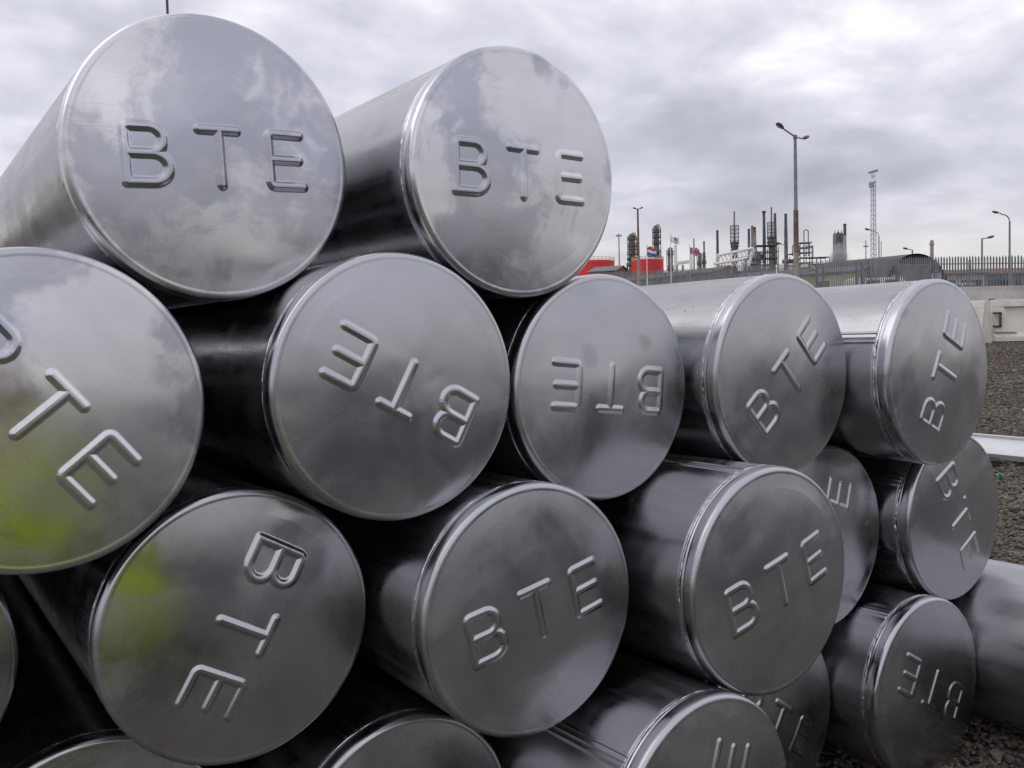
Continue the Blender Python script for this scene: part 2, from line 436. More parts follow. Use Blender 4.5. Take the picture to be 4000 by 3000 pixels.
def build_stones():
    rng = np.random.default_rng(3)
    # icosahedron
    p = (1 + 5 ** .5) / 2
    iv = np.array([(-1, p, 0), (1, p, 0), (-1, -p, 0), (1, -p, 0), (0, -1, p), (0, 1, p), (0, -1, -p), (0, 1, -p), (p, 0, -1), (p, 0, 1), (-p, 0, -1), (-p, 0, 1)], float)
    iv /= np.linalg.norm(iv[0])
    fi = np.array([(0, 11, 5), (0, 5, 1), (0, 1, 7), (0, 7, 10), (0, 10, 11), (1, 5, 9), (5, 11, 4), (11, 10, 2), (10, 7, 6), (7, 1, 8), (3, 9, 4), (3, 4, 2), (3, 2, 6), (3, 6, 8), (3, 8, 9), (4, 9, 5), (2, 4, 11), (6, 2, 10), (8, 6, 7), (9, 8, 1)])
    pts = []
    for s0, s1, u0, u1, dens in ((1.3, 3.2, 2700, 4500, 3600), (3.2, 6.0, 3650, 4350, 2800), (6.0, 10.0, 3700, 4250, 1500), (10.0, 19.0, 3750, 4200, 600)):
        area = (u1 - u0) / F4 * (s1 ** 2 - s0 ** 2) / 2
        for _ in range(int(area * dens)):
            sd_ = math.sqrt(rng.uniform(s0 ** 2, s1 ** 2)); u = rng.uniform(u0, u1)
            q = CAM + fh * sd_ + rh * (sd_ * (u - 2000) / F4)
            if q.x < 1.2: continue
            pts.append((q.x, q.y, sd_))
    vs = []; k = len(pts)
    for (x, y, s) in pts:
        r = min(0.024, rng.lognormal(-4.98, 0.38)) * (1 if s < 4.5 else (1.25 if s < 10 else 1.7))
        sc = np.array([rng.uniform(0.8, 1.4), rng.uniform(0.7, 1.2), rng.uniform(0.45, 0.85)]) * r
        a, b = rng.uniform(0, 2 * PI), rng.uniform(-0.5, 0.5)
        Rz = np.array([[math.cos(a), -math.sin(a), 0], [math.sin(a), math.cos(a), 0], [0, 0, 1]])
        Rx = np.array([[1, 0, 0], [0, math.cos(b), -math.sin(b)], [0, math.sin(b), math.cos(b)]])
        v = (iv * rng.uniform(0.75, 1.2, (12, 1)) * sc) @ (Rz @ Rx).T
        vs.append(v + np.array([x, y, ground_z(x, y) + r * rng.uniform(0.0, 0.7)]))
    V = np.concatenate(vs); Fc = (fi[None] + (np.arange(k) * 12)[:, None, None]).reshape(-1, 3)
    me = bpy.data.meshes.new('gravel')
    me.vertices.add(len(V)); me.vertices.foreach_set('co', V.ravel())
    me.loops.add(len(Fc) * 3); me.loops.foreach_set('vertex_index', Fc.ravel().astype(np.int32))
    me.polygons.add(len(Fc)); me.polygons.foreach_set('loop_start', np.arange(len(Fc), dtype=np.int32) * 3)
    me.polygons.foreach_set('use_smooth', [False] * len(Fc)); me.update(calc_edges=True)
    me.materials.append(M['stones'])
    o = add('gravel', me)
    tag(o, 'loose crushed gravel stones strewn over the yard', 'gravel', kind='stuff')


build_stones()

# ------------------------------------------------------------------ pipes
# cap: one sheet with the letters pressed out of it; in units of the radius, x right, z up, -y towards the viewer
def arc(cx, cz, rx, rz, a0, a1, n=14):
    return [(cx + rx * math.cos(math.radians(a0 + (a1 - a0) * i / n)), cz + rz * math.sin(math.radians(a0 + (a1 - a0) * i / n))) for i in range(n + 1)]


LET = {
    'B': [[(-.615, -.185), (-.615, .155)] + arc(-.585, .155, .03, .03, 180, 90, 4) + [(-.46, .185)] + arc(-.46, .096, .09, .089, 90, -90) + [(-.615, .007)],
          [(-.46, .007)] + arc(-.45, -.089, .108, .096, 90, -90) + [(-.615, -.185)]],
    'T': [[(-.13, .185), (.13, .185)], [(0.005, .185), (0.005, -.19)]],
    'E': [[(.60, .185), (.39, .185)] + arc(.39, .155, .03, .03, 90, 180, 4) + [(.36, -.155)] + arc(.39, -.155, .03, .03, 180, 270, 4) + [(.61, -.185)], [(.36, .003), (.585, .003)]],
}
W_OUT, W_IN, H_L = 0.042, 0.007, 0.0138


def letter_h(X, Z):
    """height of the pressed letters above the sheet, and the index of the nearest letter"""
    best = np.full(X.shape, 9.0); idx = np.zeros(X.shape, int)
    for li, (k, strokes) in enumerate(LET.items()):
        for s in strokes:
            for (x0, z0), (x1, z1) in zip(s[:-1], s[1:]):
                dx, dz = x1 - x0, z1 - z0; L2 = dx * dx + dz * dz
                if L2 < 1e-10: continue
                t = np.clip(((X - x0) * dx + (Z - z0) * dz) / L2, 0, 1)
                d = np.hypot(X - x0 - t * dx, Z - z0 - t * dz)
                m = d < best; best = np.where(m, d, best); idx = np.where(m, li, idx)
    t = np.clip((best - W_IN) / (W_OUT - W_IN), 0, 1)
    return H_L * (1 - t * t * (3 - 2 * t)), np.where(best < W_OUT + 0.004, idx, -1)


RIM = 0.99
PROF = [(0.925, -0.0655), (0.932, -0.0649), (0.940, -0.0655), (0.952, -0.0655), (0.963, -0.062), (0.973, -0.056), (0.981, -0.046), (0.986, -0.034), (0.989, -0.020), (0.990, -0.005),
        (0.990, 0.030), (0.9885, 0.045), (0.984, 0.052), (0.984, 0.060), (0.989, 0.067), (0.990, 0.076), (0.986, 0.082), (0.968, 0.086)]


def face_y(r):
    return -0.0655 - 0.042 * (1 - (r / 0.925) ** 2)


def build_cap_meshes(seed):
    rg = random.Random(seed)
    dents = []; depth = (1.1, 1.0, 1.1, 0.95, 0.85, 0.95, 1.75, 1.6)[seed]
    for _ in range(16):
        a, q = rg.uniform(0, 2 * PI), rg.uniform(.15, .88); dents.append((q * math.cos(a), q * math.sin(a), rg.uniform(.10, .22), rg.uniform(-.0018, .0014), rg.uniform(0, PI), rg.uniform(1, 2.2)))
    for _ in range(5):
        a, q = rg.uniform(0, 2 * PI), rg.uniform(.1, .7); dents.append((q * math.cos(a), q * math.sin(a), rg.uniform(.3, .5), rg.uniform(-.012, .008), rg.uniform(0, PI), 1.3))
    fx, fz, fp = rg.uniform(1.5, 3), rg.uniform(1.5, 3), rg.uniform(0, 6)
    def sheet(X, Z):
        y = 0.0
        for (dx, dz, w_, h_, an, k) in dents:
            u = ((X - dx) * math.cos(an) + (Z - dz) * math.sin(an)) / w_; v = (-(X - dx) * math.sin(an) + (Z - dz) * math.cos(an)) / w_ * k
            y = y + h_ * np.exp(-(u * u + v * v))
        return y * np.clip((0.925 - np.hypot(X, Z)) / .12, 0, 1) - letter_h(X, Z)[0] * depth * (0.92 + 0.14 * np.sin(fx * X + fz * Z + fp))
    nr, na = 120, 600
    rr = np.concatenate([np.linspace(0.004, 0.925, nr)])
    th = np.linspace(0, 2 * PI, na, endpoint=False)
    Rg, Tg = np.meshgrid(rr, th, indexing='ij')
    X, Z = Rg * np.cos(Tg), Rg * np.sin(Tg)
    h, idx = letter_h(X, Z)
    def surf(X, Z):
        return face_y(np.hypot(X, Z)) + sheet(X, Z)
    Y = face_y(Rg) + sheet(X, Z)
    e = 0.002
    gx = (surf(X + e, Z) - surf(X - e, Z)) / (2 * e); gz = (surf(X, Z + e) - surf(X, Z - e)) / (2 * e)
    nrm = np.stack([gx, -np.ones_like(gx), gz], -1); nrm /= np.linalg.norm(nrm, axis=-1, keepdims=True)
    # lip and skirt
    pr = np.array(PROF[1:]); k = len(pr)
    X2 = pr[:, :1] * np.cos(th); Z2 = pr[:, :1] * np.sin(th); Y2 = np.repeat(pr[:, 1:2], na, 1)
    full = np.array(PROF); dr = np.gradient(full[:, 0])[1:]; dy = np.gradient(full[:, 1])[1:]
    ln = np.hypot(dr, dy); n_r, n_y = dy / ln, -dr / ln
    N2 = np.stack([n_r[:, None] * np.cos(th), np.repeat(n_y[:, None], na, 1), n_r[:, None] * np.sin(th)], -1)
    V = np.concatenate([np.stack([X, Y, Z], -1), np.stack([X2, Y2, Z2], -1)], 0)
    NN = np.concatenate([nrm, N2], 0); rows = V.shape[0]
    I = np.concatenate([idx, np.full((k, na), -1)], 0)
    V = V.reshape(-1, 3) * R_; NN = NN.reshape(-1, 3); I = I.reshape(-1)
    a = np.arange((rows - 1) * na); j, i = a // na, a % na; i2 = (i + 1) % na
    Q = np.stack([j * na + i, (j + 1) * na + i, (j + 1) * na + i2, j * na + i2], -1)
    qi = I[Q]; owner = np.where((qi >= 0).all(1), qi.max(1), -1)
    out = {}
    for li, nm in ((-1, 'end_cap'), (0, 'raised_letter'), (1, 'raised_letter'), (2, 'raised_letter')):
        q = Q[owner == li]; used = np.unique(q); remap = np.full(len(V), -1); remap[used] = np.arange(len(used))
        verts, norms = V[used], NN[used]; faces = [tuple(x) for x in remap[q]]
        r0 = remap[np.arange(na)]          # close the middle
        if (r0 >= 0).all(): faces.append(tuple(r0))
        me = bpy.data.meshes.new(nm); me.from_pydata([tuple(v) for v in verts], [], [f for f in faces if f]); me.update()
        me.polygons.foreach_set('use_smooth', [True] * len(me.polygons))
        me.normals_split_custom_set_from_vertices([tuple(v) for v in norms])
        me.materials.append(M['cap']); out[li] = me
    return out


CAPM = [build_cap_meshes(s) for s in range(8)]


def build_tube_mesh(length, mt='tube'):
    ang = list(np.linspace(0.09, 2 * PI - 0.09, 240))
    seam = [(-0.08, 0), (-0.062, 0), (-0.054, .009), (-0.046, .009), (-0.038, -.003), (-0.01, -.003), (0.0, .003), (0.01, -.003), (0.038, -.003), (0.046, .009), (0.054, .009), (0.062, 0), (0.08, 0)]
    pts = [(a, 0.984) for a in ang] + [(a, 0.984 + h) for a, h in seam]
    mb = MB(); n = len(pts)
    for y, dr in ((0.100, -.018), (0.118, -.004), (0.135, 0), (length * 0.3, 0), (length, 0)):
        for a, r in pts: mb.v.append(((r + dr) * math.cos(a) * R_, y * R_, (r + dr) * math.sin(a) * R_))
    for k in range(4):
        for i in range(n):
            j = (i + 1) % n; mb.f.append((k * n + i, k * n + j, (k + 1) * n + j, (k + 1) * n + i))
    mb.f.append(tuple(4 * n + i for i in range(n)))
    return mb.mesh('tube', M[mt], 50)


TUBEM = build_tube_mesh(30)
TUBEW = build_tube_mesh(30, 'tubewet')


def build_weld_mesh(seed):
    mb = MB(); n, k = 520, 9
    for i in range(n):
        a = 2 * PI * i / n
        q = Vector((math.cos(a) * 9, math.sin(a) * 9, seed * 3.1))
        rad = 0.0085 + 0.006 * noise.noise(q * 1.0) + 0.003 * noise.noise(q * 3.1)
        yc = 0.098 + 0.010 * noise.noise(q * 0.5 + Vector((5, 0, 0))) + 0.004 * noise.noise(q * 1.7)
        for j in range(k):
            t = 2 * PI * j / k
            r = 0.980 + rad * 1.1 * math.cos(t); y = yc + rad * 1.5 * math.sin(t)
            mb.v.append((r * math.cos(a) * R_, y * R_, r * math.sin(a) * R_))
    for i in range(n):
        for j in range(k):
            i2, j2 = (i + 1) % n, (j + 1) % k
            mb.f.append((i * k + j, i * k + j2, i2 * k + j2, i2 * k + j))
    return mb.mesh('weld_seam', M['weld'], 180)


WELDM = [build_weld_mesh(s) for s in range(4)]

# key: (x, y, z, yaw tilt, pitch tilt, letter angle, seam angle, label)
PIPES = [
    ('A', 0.8543, 0.526, -0.0115, -.0014, .0058, 3, 140, 'leftmost of two pipes on top of the stack, its raised letters upright'),
    ('B', 3.0773, -0.0223, -0.0001, .0109, .0219, 0, 70, 'right-hand pipe of the top pair, cloudy bright cap with upright letters against the sky'),
    ('C', -0.3562, 0.2417, -1.6947, -.0187, -.0031, -51, 200, 'pipe cut by the left edge, green reflection low on its cap, dark finger smudges above'),
    ('D', 1.9706, 0.0052, -1.6525, .0145, .006, 151, 60, 'pipe cradling the top pair between them, letters upside down and sloping'),
    ('E', 4.0065, 0.0375, -1.7578, .0066, -.0005, 174, 120, 'second row pipe right below the right-hand top pipe, letters exactly upside down'),
    ('F', 6.0376, -0.2914, -1.7248, .0236, .0071, 43, 106, 'second row pipe with rain-spotted top, letters climbing rightward, below the tall double lamp'),
    ('G', 8.0267, -0.76, -1.7643, .0106, .004, 65, 157, 'rightmost pipe of the second row, steep letters, cap beside the cream barrier'),
    ('H', -1.4111, 1.3118, -3.4351, .0015, 0, 20, 10, 'dark pipe of which only a sliver shows at the lower left edge'),
    ('I', 0.9009, 0.5123, -3.3362, .0026, -.0095, -120, 250, 'lower left pipe with a yellow green reflection on its left side, letters running downward'),
    ('J', 2.9247, -0.2914, -3.4277, .0269, -.004, 12, 60, 'large dark capped pipe at bottom centre, right of the pipe with green left side'),
    ('K', 5.049, -0.9105, -3.4519, .0325, -.0021, 16, 102, 'protruding third row pipe with thick weld line, in front of two half hidden caps'),
    ('L', 7.0373, -0.0544, -3.5094, -.0011, .0012, 70, 140, 'recessed pipe mostly hidden behind a protruding cap, only its letter E showing'),
    ('M', 9.0268, -0.3991, -3.4936, .0157, -.0019, -63, 150, 'third row pipe at the right end, letters running downward, bright reflection across lower cap'),
    ('N', -0.0034, 1.3299, -5.1965, 0, 0, 200, 30, 'bottom row pipe in the lower left corner, only the dull top of its cap showing'),
    ('O', 2.1111, 0.3849, -5.2828, -.0072, .007, 180, 112, 'bottom row pipe showing only a blank crescent of cap, cut by the lower edge'),
    ('P', 4.0954, -1.0117, -5.1924, -.0026, -.0131, 66, 140, 'bottom row pipe with bright broad rim, letter tips at the lower edge of the photo'),
    ('Q', 6.0818, -0.0613, -5.254, 0, 0, -34, 60, 'recessed bottom row pipe peeking out behind two caps, letters T and E visible'),
    ('R', 8.0707, -0.6013, -5.2385, .0268, -.0079, 150, 118, 'bottom row pipe on gravel at lower right, letters upside down, thick bright rim'),
    ('S', 10.06, -2.05, -5.21, .01, 0, 40, 20, 'capless-looking bottom row pipe at the right edge, body running out of the photo'),
]


def rot_frame(a, b):
    ax = Vector((math.sin(a) * math.cos(b), math.cos(a) * math.cos(b), math.sin(b)))
    x = ax.cross(Vector((0, 0, 1))).normalized(); zc = x.cross(ax)
    return Matrix(((x.x, ax.x, zc.x), (x.y, ax.y, zc.y), (x.z, ax.z, zc.z)))


for n_, (key, X, Y, Z, ta, tb, ang, seam, label) in enumerate(PIPES):
    e = thing('capped_pipe', label, 'pipe', (X * R_, Y * R_, (Z + ZG) * R_), 'aluminium pipes stacked with welded end caps')
    e.rotation_euler = rot_frame(ta, tb).to_euler()
    tb_ = add('tube', TUBEW if key in 'ABFG' else TUBEM, e); tb_.rotation_euler = (0, -math.radians(seam), 0)
    cm = CAPM[{'A': 6, 'B': 7}.get(key, n_ % 6)]; cp = add('end_cap', cm[-1], e); cp.rotation_euler = (0, -math.radians(ang), 0)
    letters = [add('raised_letter', cm[li], cp) for li in (0, 1, 2)]
    for o in [cp, tb_] + letters: o['grain_seed'] = (n_ * 0.6180339 + 0.23) % 1.0
    if key in 'ABC':
        for o in [cp] + letters:
            o.material_slots[0].link = 'OBJECT'; o.material_slots[0].material = M['capworn']
    wd = add('weld_seam', WELDM[n_ % 4], e); wd.rotation_euler = (0, n_ * 1.3, 0)
#BG
# ------------------------------------------------------------------ background helpers
UPV = Vector((0, 0, 1))


def base_of(px, py, d):
    """ground point under the ray point (px, py, d) and the point itself"""
    p = at(px, py, d); return Vector((p.x, p.y, ground_z(p.x, p.y))), p


# ---- palisade fence
FENCE = [(4330, 992), (4000, 996), (3650, 1002), (3342, 1013), (3185, 1019), (2971, 1034), (2781, 1046), (2562, 1055), (2300, 1064)]


def solve_fence(px, py, h=2.8):
    lo, hi = 15, 140
    for _ in range(50):
        d = (lo + hi) / 2; g, p = base_of(px, py, d)
        if p.z - g.z > h: hi = d       # nearer = relatively higher above the sloping ground
        else: lo = d
    return d


def fence_pts():
    # a straight line per bend, depth interpolated between the ends so that the run stays straight
    dep = {4330: 43.0, 4000: 46.0, 3650: 49.5, 3342: 55.0, 3185: 58.0, 2971: 66.0, 2781: 75.0, 2562: 88.0, 2300: 108.0}
    out = []
    for px, py in FENCE:
        g, p = base_of(px, py, dep[px]); out.append((g, p.z))
    return out


def build_fence():
    pts = fence_pts(); g0 = pts[2][0]
    e = thing('palisade_fence', 'grey galvanised palisade fence with pointed pales running across the background yard', 'fence', g0)
    pale = 0.152; carry = 0.0; i = 0
    for (a, za), (b, zb) in zip(pts[:-1], pts[1:]):
        ax = Vector((b.x - a.x, b.y - a.y, 0)); L = ax.length; ax.normalize(); nx = Vector((-ax.y, ax.x, 0))
        def P(s):
            t = s / L; return Vector((a.x + (b.x - a.x) * t, a.y + (b.y - a.y) * t, a.z + (b.z - a.z) * t)), za + (zb - za) * t
        mb = MB(); s = carry
        while s < L:
            g, zt = P(s); zt += random.uniform(-0.03, 0.03); hw = 0.048
            for k, (o1, o2) in enumerate(((-hw, -0.012), (-0.012, 0.012), (0.012, hw))):
                y1, y2 = (0.0, 0.016) if k == 0 else ((0.016, 0.016) if k == 1 else (0.016, 0.0))
                p1, p2 = g + ax * o1 + nx * y1, g + ax * o2 + nx * y2
                t1 = zt - 0.12 if k == 0 else zt; t2 = zt - 0.12 if k == 2 else zt
                mb.quad((p1.x, p1.y, g.z), (p2.x, p2.y, g.z), (p2.x, p2.y, t2), (p1.x, p1.y, t1))
            s += pale
        carry = s - L
        part('pale_panel', mb, M['fence'], e)
        for off in (0.42, None):
            rl = MB()
            g1, z1 = P(0); g2, z2 = P(L)
            q1 = Vector((g1.x, g1.y, z1 - 0.42 if off else g1.z + 0.45)) - nx * 0.035; q2 = Vector((g2.x, g2.y, z2 - 0.42 if off else g2.z + 0.45)) - nx * 0.035
            rl.box((q1 + q2) / 2, (q2 - q1).normalized(), nx, UPV, (q2 - q1).length / 2, 0.025, 0.028)
            part('rail', rl, M['steel'], e)
        s = 0.0
        while s < L:
            g, zt = P(s); pm = MB(); zt -= 0.22
            pm.box((g.x - nx.x * 0.1, g.y - nx.y * 0.1, (g.z + zt) / 2), ax, nx, UPV, 0.055, 0.05, (zt - g.z) / 2)
            part('post', pm, M['steel'], e); s += 2.75
    return e


build_fence()

# ---- barriers on the gravel
def barrier(pa, pb, d0, d1, h, label, mt, detail=True, group='plastic traffic barriers on the gravel'):
    a = at(pa[0], pa[1], d0); b = at(pb[0], pb[1], d1)
    a.z = ground_z(a.x, a.y); b.z = ground_z(b.x, b.y)
    ax = (b - a).normalized(); L = (b - a).length; fr = Vector((ax.y, -ax.x, 0)).normalized()
    if fr.dot(CAM - a) < 0: fr = -fr
    zc = ax.cross(fr); zc = zc if zc.z > 0 else -zc
    e = thing('traffic_barrier', label, 'barrier', a, group)
    # section with sloping toe, in (front, up)
    sec = [(-.28, 0), (.28, 0), (.28, .10), (.20, .20), (.11, h - .12), (.11, h), (-.11, h), (-.11, h - .12), (-.20, .20), (-.28, .10)]
    mb = MB(); n = len(sec)
    for s in (0.02, L - 0.02):
        for f, u in sec: mb.v.append(tuple(a + ax * s + fr * f + zc * u))
    for i in range(n):
        j = (i + 1) % n; mb.f.append((i, j, n + j, n + i))
    mb.f.append(tuple(range(n))); mb.f.append(tuple(range(2 * n - 1, n - 1, -1)))
    part('shell', mb, mt, e)
    if detail:
        rb = MB()       # raised border ribs round a tapered recess
        def slab(s0, s1, s2, s3, u0, u1, t=0.075):
            f0 = .20 - (u0 - .20) * .09 / (h - .32) if u0 > .2 else .20; f1 = .20 - (u1 - .20) * .09 / (h - .32)
            P = [a + ax * s0 + fr * f0 + zc * u0, a + ax * s1 + fr * f0 + zc * u0, a + ax * s2 + fr * f1 + zc * u1, a + ax * s3 + fr * f1 + zc * u1]
            Q = [p + fr * t for p in P]; b0 = len(rb.v); rb.v += [tuple(p) for p in P + Q]
            for q in ((4, 5, 6, 7), (0, 1, 5, 4), (1, 2, 6, 5), (2, 3, 7, 6), (3, 0, 4, 7)): rb.f.append(tuple(b0 + k for k in q))
        slab(0.03, 0.50, 0.22, 0.03, .205, h - .16)
        slab(L - .5, L - .03, L - .03, L - .22, .205, h - .16)
        slab(0.03, L - .03, L - .03, 0.03, h - .155, h - .03)
        part('rib', rb, mt, e)
        bk = MB()
        for u in (.33, .62): bk.box(a + ax * 0.05 + fr * 0.275 + zc * u, ax, fr, zc, .07, .02, .022)
        bk.box(a + ax * 0.135 + fr * 0.275 + zc * .475, ax, fr, zc, .02, .02, .165)
        part('hinge_bracket', bk, M['bracket'], e)
        cp = MB(); cp.lathe(a + ax * 0.06 + zc * (h + .002), [(.07, 0), (.07, .02), (.045, .035), (.0, .035)], 16)
        part('filler_cap', cp, M['redcap'], e, 40)
    return e


barrier((3862, 1330), (4330, 1322), 19.7, 19.4, .92, 'cream plastic barrier with recessed panel and red filler cap at the right edge', M['barrier'])
barrier((3530, 1345), (3858, 1338), 20.6, 19.2, .92, 'cream plastic barrier partly hidden by the rightmost second row pipe cap', M['barrier'])
barrier((3400, 1290), (4500, 1270), 25.0, 24.5, 1.22, 'long plain grey barrier standing behind the cream ones, below the fence', M['barrierdark'], False, None)

# ---- white channel beam and litter on the gravel
def on_ground(px, py):
    lo, hi = 1.0, 60.0
    for _ in range(60):
        d = (lo + hi) / 2; p = at(px, py, d)
        if p.z > ground_z(p.x, p.y): lo = d
        else: hi = d
    p = at(px, py, lo); p.z = ground_z(p.x, p.y); return p


def build_beam():
    a, b = on_ground(3740, 1793), on_ground(4480, 1872)
    a.z = ground_z(a.x, a.y) + .075; b.z = ground_z(b.x, b.y) + .075
    ax = (b - a).normalized(); fr = Vector((ax.y, -ax.x, 0)).normalized()
    if fr.dot(CAM - a) < 0: fr = -fr
    zc = ax.cross(fr); zc = zc if zc.z > 0 else -zc
    tilt = (zc * .80 + fr * .60).normalized(); fw = (fr * .80 - zc * .60).normalized(); L = (b - a).length; m = (a + b) / 2
    e = thing('steel_beam', 'white coated steel channel beam lying on the gravel beside the pipe stack', 'beam', a)
    w_ = MB(); w_.box(m + zc * .045, ax, fw, tilt, L / 2, .075, .004)
    part('web', w_, M['beam'], e)
    f1 = MB(); f1.box(m + zc * .045 - fw * .079 + tilt * .006, ax, tilt, fw, L / 2, .022, .004)
    part('flange', f1, M['beam'], e)
    f2 = MB(); f2.box(m + zc * .045 + fw * .079 - tilt * .022, ax, tilt, fw, L / 2, .025, .004)
    part('flange', f2, M['beam'], e)
    for k, t in enumerate((.2, .42, .8)):
        bt = MB(); c = a + ax * (L * t); c.z -= .055
        bt.box(c, (fr * .9 + ax * .35).normalized(), (ax * .9 - fr * .35).normalized(), UPV, .2, .03, .024)
        o = part('timber_bearer', bt, M['rubber'], None)
        tag(o, ['dark timber under the white beam near the pipe stack', 'dark timber under the middle of the white beam', 'dark timber under the white beam near the right edge'][k], 'timber', 'timbers under the white beam')
    mb = MB(); c = on_ground(3907, 1872); c.z += .02
    rng = random.Random(4)
    for i in range(9):
        q = [c + Vector((rng.uniform(-.03, .03), rng.uniform(-.02, .02), rng.uniform(-.012, .022))) for _ in range(4)]
        mb.quad(*q)
    tag(add('litter', mb.mesh('litter', M['litter'])), 'crumpled scrap of green plastic on the gravel below the white beam', 'litter')


build_beam()

# ---- poles and lamps
def lamp_head(e, c, dirv, ln, col_part='lamp_head'):
    """flattened cobra head pointing along dirv"""
    d = dirv.normalized(); s = d.cross(UPV).normalized(); u = s.cross(d); mb = MB(); n = 10
    prof = [(0, .10), (.15, .45), (.4, .9), (.65, 1.0), (.88, .8), (1, .25)]
    for t, r in prof:
        for i in range(n):
            a = 2 * PI * i / n; mb.v.append(tuple(c + d * (t * ln) + s * (math.cos(a) * r * ln * .24) + u * (math.sin(a) * r * ln * .15)))
    for k in range(len(prof) - 1):
        for i in range(n):
            j = (i + 1) % n; mb.f.append((k * n + i, k * n + j, (k + 1) * n + j, (k + 1) * n + i))
    mb.f.append(tuple(range(n))); mb.f.append(tuple(range((len(prof) - 1) * n, len(prof) * n)))
    hd = part(col_part, mb, M['lamphead'], e, 50)
    g = MB(); n = 10
    for t, r in ((.3, .5), (.45, .8), (.8, .75), (.92, .4)):
        for i in range(n):
            a = PI + PI * i / (n - 1); g.v.append(tuple(c + d * (t * ln) + s * (math.cos(a) * r * ln * .19) + u * (math.sin(a) * r * ln * .2 - .0)))
    for k in range(3):
        for i in range(n - 1): g.f.append((k * n + i, k * n + i + 1, (k + 1) * n + i + 1, (k + 1) * n + i))
    sub('lamp_glass', g, M['glass'], hd, e, 50)


def seg_col(e, g, segs):
    """stepped column: list of (z0, z1, r0, r1, material, name)"""
    for z0, z1, r0, r1, m, nm in segs:
        mb = MB(); mb.cyl((g.x, g.y, z0), (g.x, g.y, z1), r0, r1, 16)
        part(nm, mb, m, e, 50)


def zat(px, py, d): return at(px, py, d).z


# tall double headed lamp
d = 30.0; g, p = base_of(3106, 534, d)
e = thing('street_lamp', 'tall double-headed lamp with rusty middle section rising behind the second row pipe', 'street lamp', g)
z1, z2 = zat(3106, 985, d), zat(3106, 820, d)
seg_col(e, g, [(g.z, z1, .095, .092, M['polebeige'], 'lower_column'), (z1, z2, .09, .082, M['polerust'], 'middle_column'), (z2, p.z, .065, .05, M['polegrey'], 'upper_column')])
top = Vector((g.x, g.y, p.z))
for (hx, hy, ex, ey, dd) in ((3063, 505, 3036, 482, -.9), (3133, 542, 3162, 531, 1.2)):
    q = at(hx, hy, d + dd); q2 = at(ex, ey, d + dd * 1.25)
    mb = MB(); mb.cyl(top, q, .03, .025, 8); part('arm', mb, M['polegrey'], e)
    lamp_head(e, q, (q2 - q), .42)
mb = MB(); mb.cyl(top + Vector((0, 0, -.08)), top + Vector((0, 0, .06)), .07, .06, 12); part('cap', mb, M['polegrey'], e)

# twin lamp by the tank
d = 62.0; g, p = base_of(2491, 817, d)
e = thing('street_lamp', 'double-headed lamp standing in front of the right-hand red tank', 'street lamp', g)
z1 = zat(2491, 1000, d)
seg_col(e, g, [(g.z, z1, .12, .12, M['polebeige'], 'lower_column'), (z1, p.z, .085, .06, M['polerust'], 'upper_column')])
top = Vector((g.x, g.y, p.z))
for (hx, hy, ex, ey, dd) in ((2488, 816, 2472, 811, -.5), (2497, 816, 2517, 806, .5)):
    q = at(hx, hy, d + dd); q2 = at(ex, ey, d + dd * 1.4)
    mb = MB(); mb.cyl(top, q, .035, .03, 8); part('arm', mb, M['darksteel'], e); lamp_head(e, q, q2 - q, .36)


def bent_lamp(px, py_top, d, hx, hy, label, r=.06, mt='polegrey', curve=True, hl=.6):
    g, p = base_of(px, py_top, d)
    e = thing('street_lamp', label, 'street lamp', g)
    q = at(hx, hy, d); arm = Vector((q.x - g.x, q.y - g.y, 0)); al = arm.length; an = arm.normalized()
    pts = [Vector((g.x, g.y, g.z)), Vector((g.x, g.y, p.z - (.55 if curve else .05)))]
    if curve:
        for k in range(1, 7):
            a = PI / 2 * k / 6; pts.append(Vector((g.x, g.y, p.z - .55)) + an * (.55 * (1 - math.cos(a))) + UPV * (.55 * math.sin(a)))
    pts.append(q)
    m1 = MB(); m1.cyl(pts[0], pts[1], r * 1.3, r, 12); part('column', m1, M[mt], e, 50)
    m2 = MB(); m2.path(pts[1:], r * .65, 8); part('arm', m2, M[mt], e, 50)
    lamp_head(e, q, an + UPV * .25, hl)
    return e


bent_lamp(3944, 837, 64, 3907, 833, 'tall curved-arm street lamp at the right, nearest the right edge', .065, hl=.6)
bent_lamp(3836, 930, 90, 3850, 931, 'short street lamp with straight arm pointing right, left of the curved one', .085, curve=False, hl=.9)
bent_lamp(3433, 905, 110, 3402, 899, 'curved-arm street lamp just behind the lattice camera mast', .07, hl=.8)
bent_lamp(3564, 976, 120, 3552, 974, 'small street lamp showing above the arched hut roof', .10, curve=False, hl=.9)
bent_lamp(3066, 955, 150, 3056, 954, 'tiny street lamp between the chimneys, left of the double-headed lamp', .09, 'polegrey', False, 1.3)

# pole behind the top-left pipe
d = 14.0; g, p = base_of(637, -380, d)
e = thing('dark_pole', 'thin dark pole rising straight up behind the top left pipe', 'pole', g)
g2 = Vector((g.x, g.y, 0))
seg_col(e, g, [(g.z, zat(637, 600, d), .05, .045, M['darksteel'], 'base_section'), (zat(637, 600, d), p.z, .021, .019, M['darksteel'], 'shaft')])
mb = MB(); mb.cyl((g.x, g.y, p.z), (g.x, g.y, p.z + .12), .035, .01, 10); part('finial', mb, M['darksteel'], e)


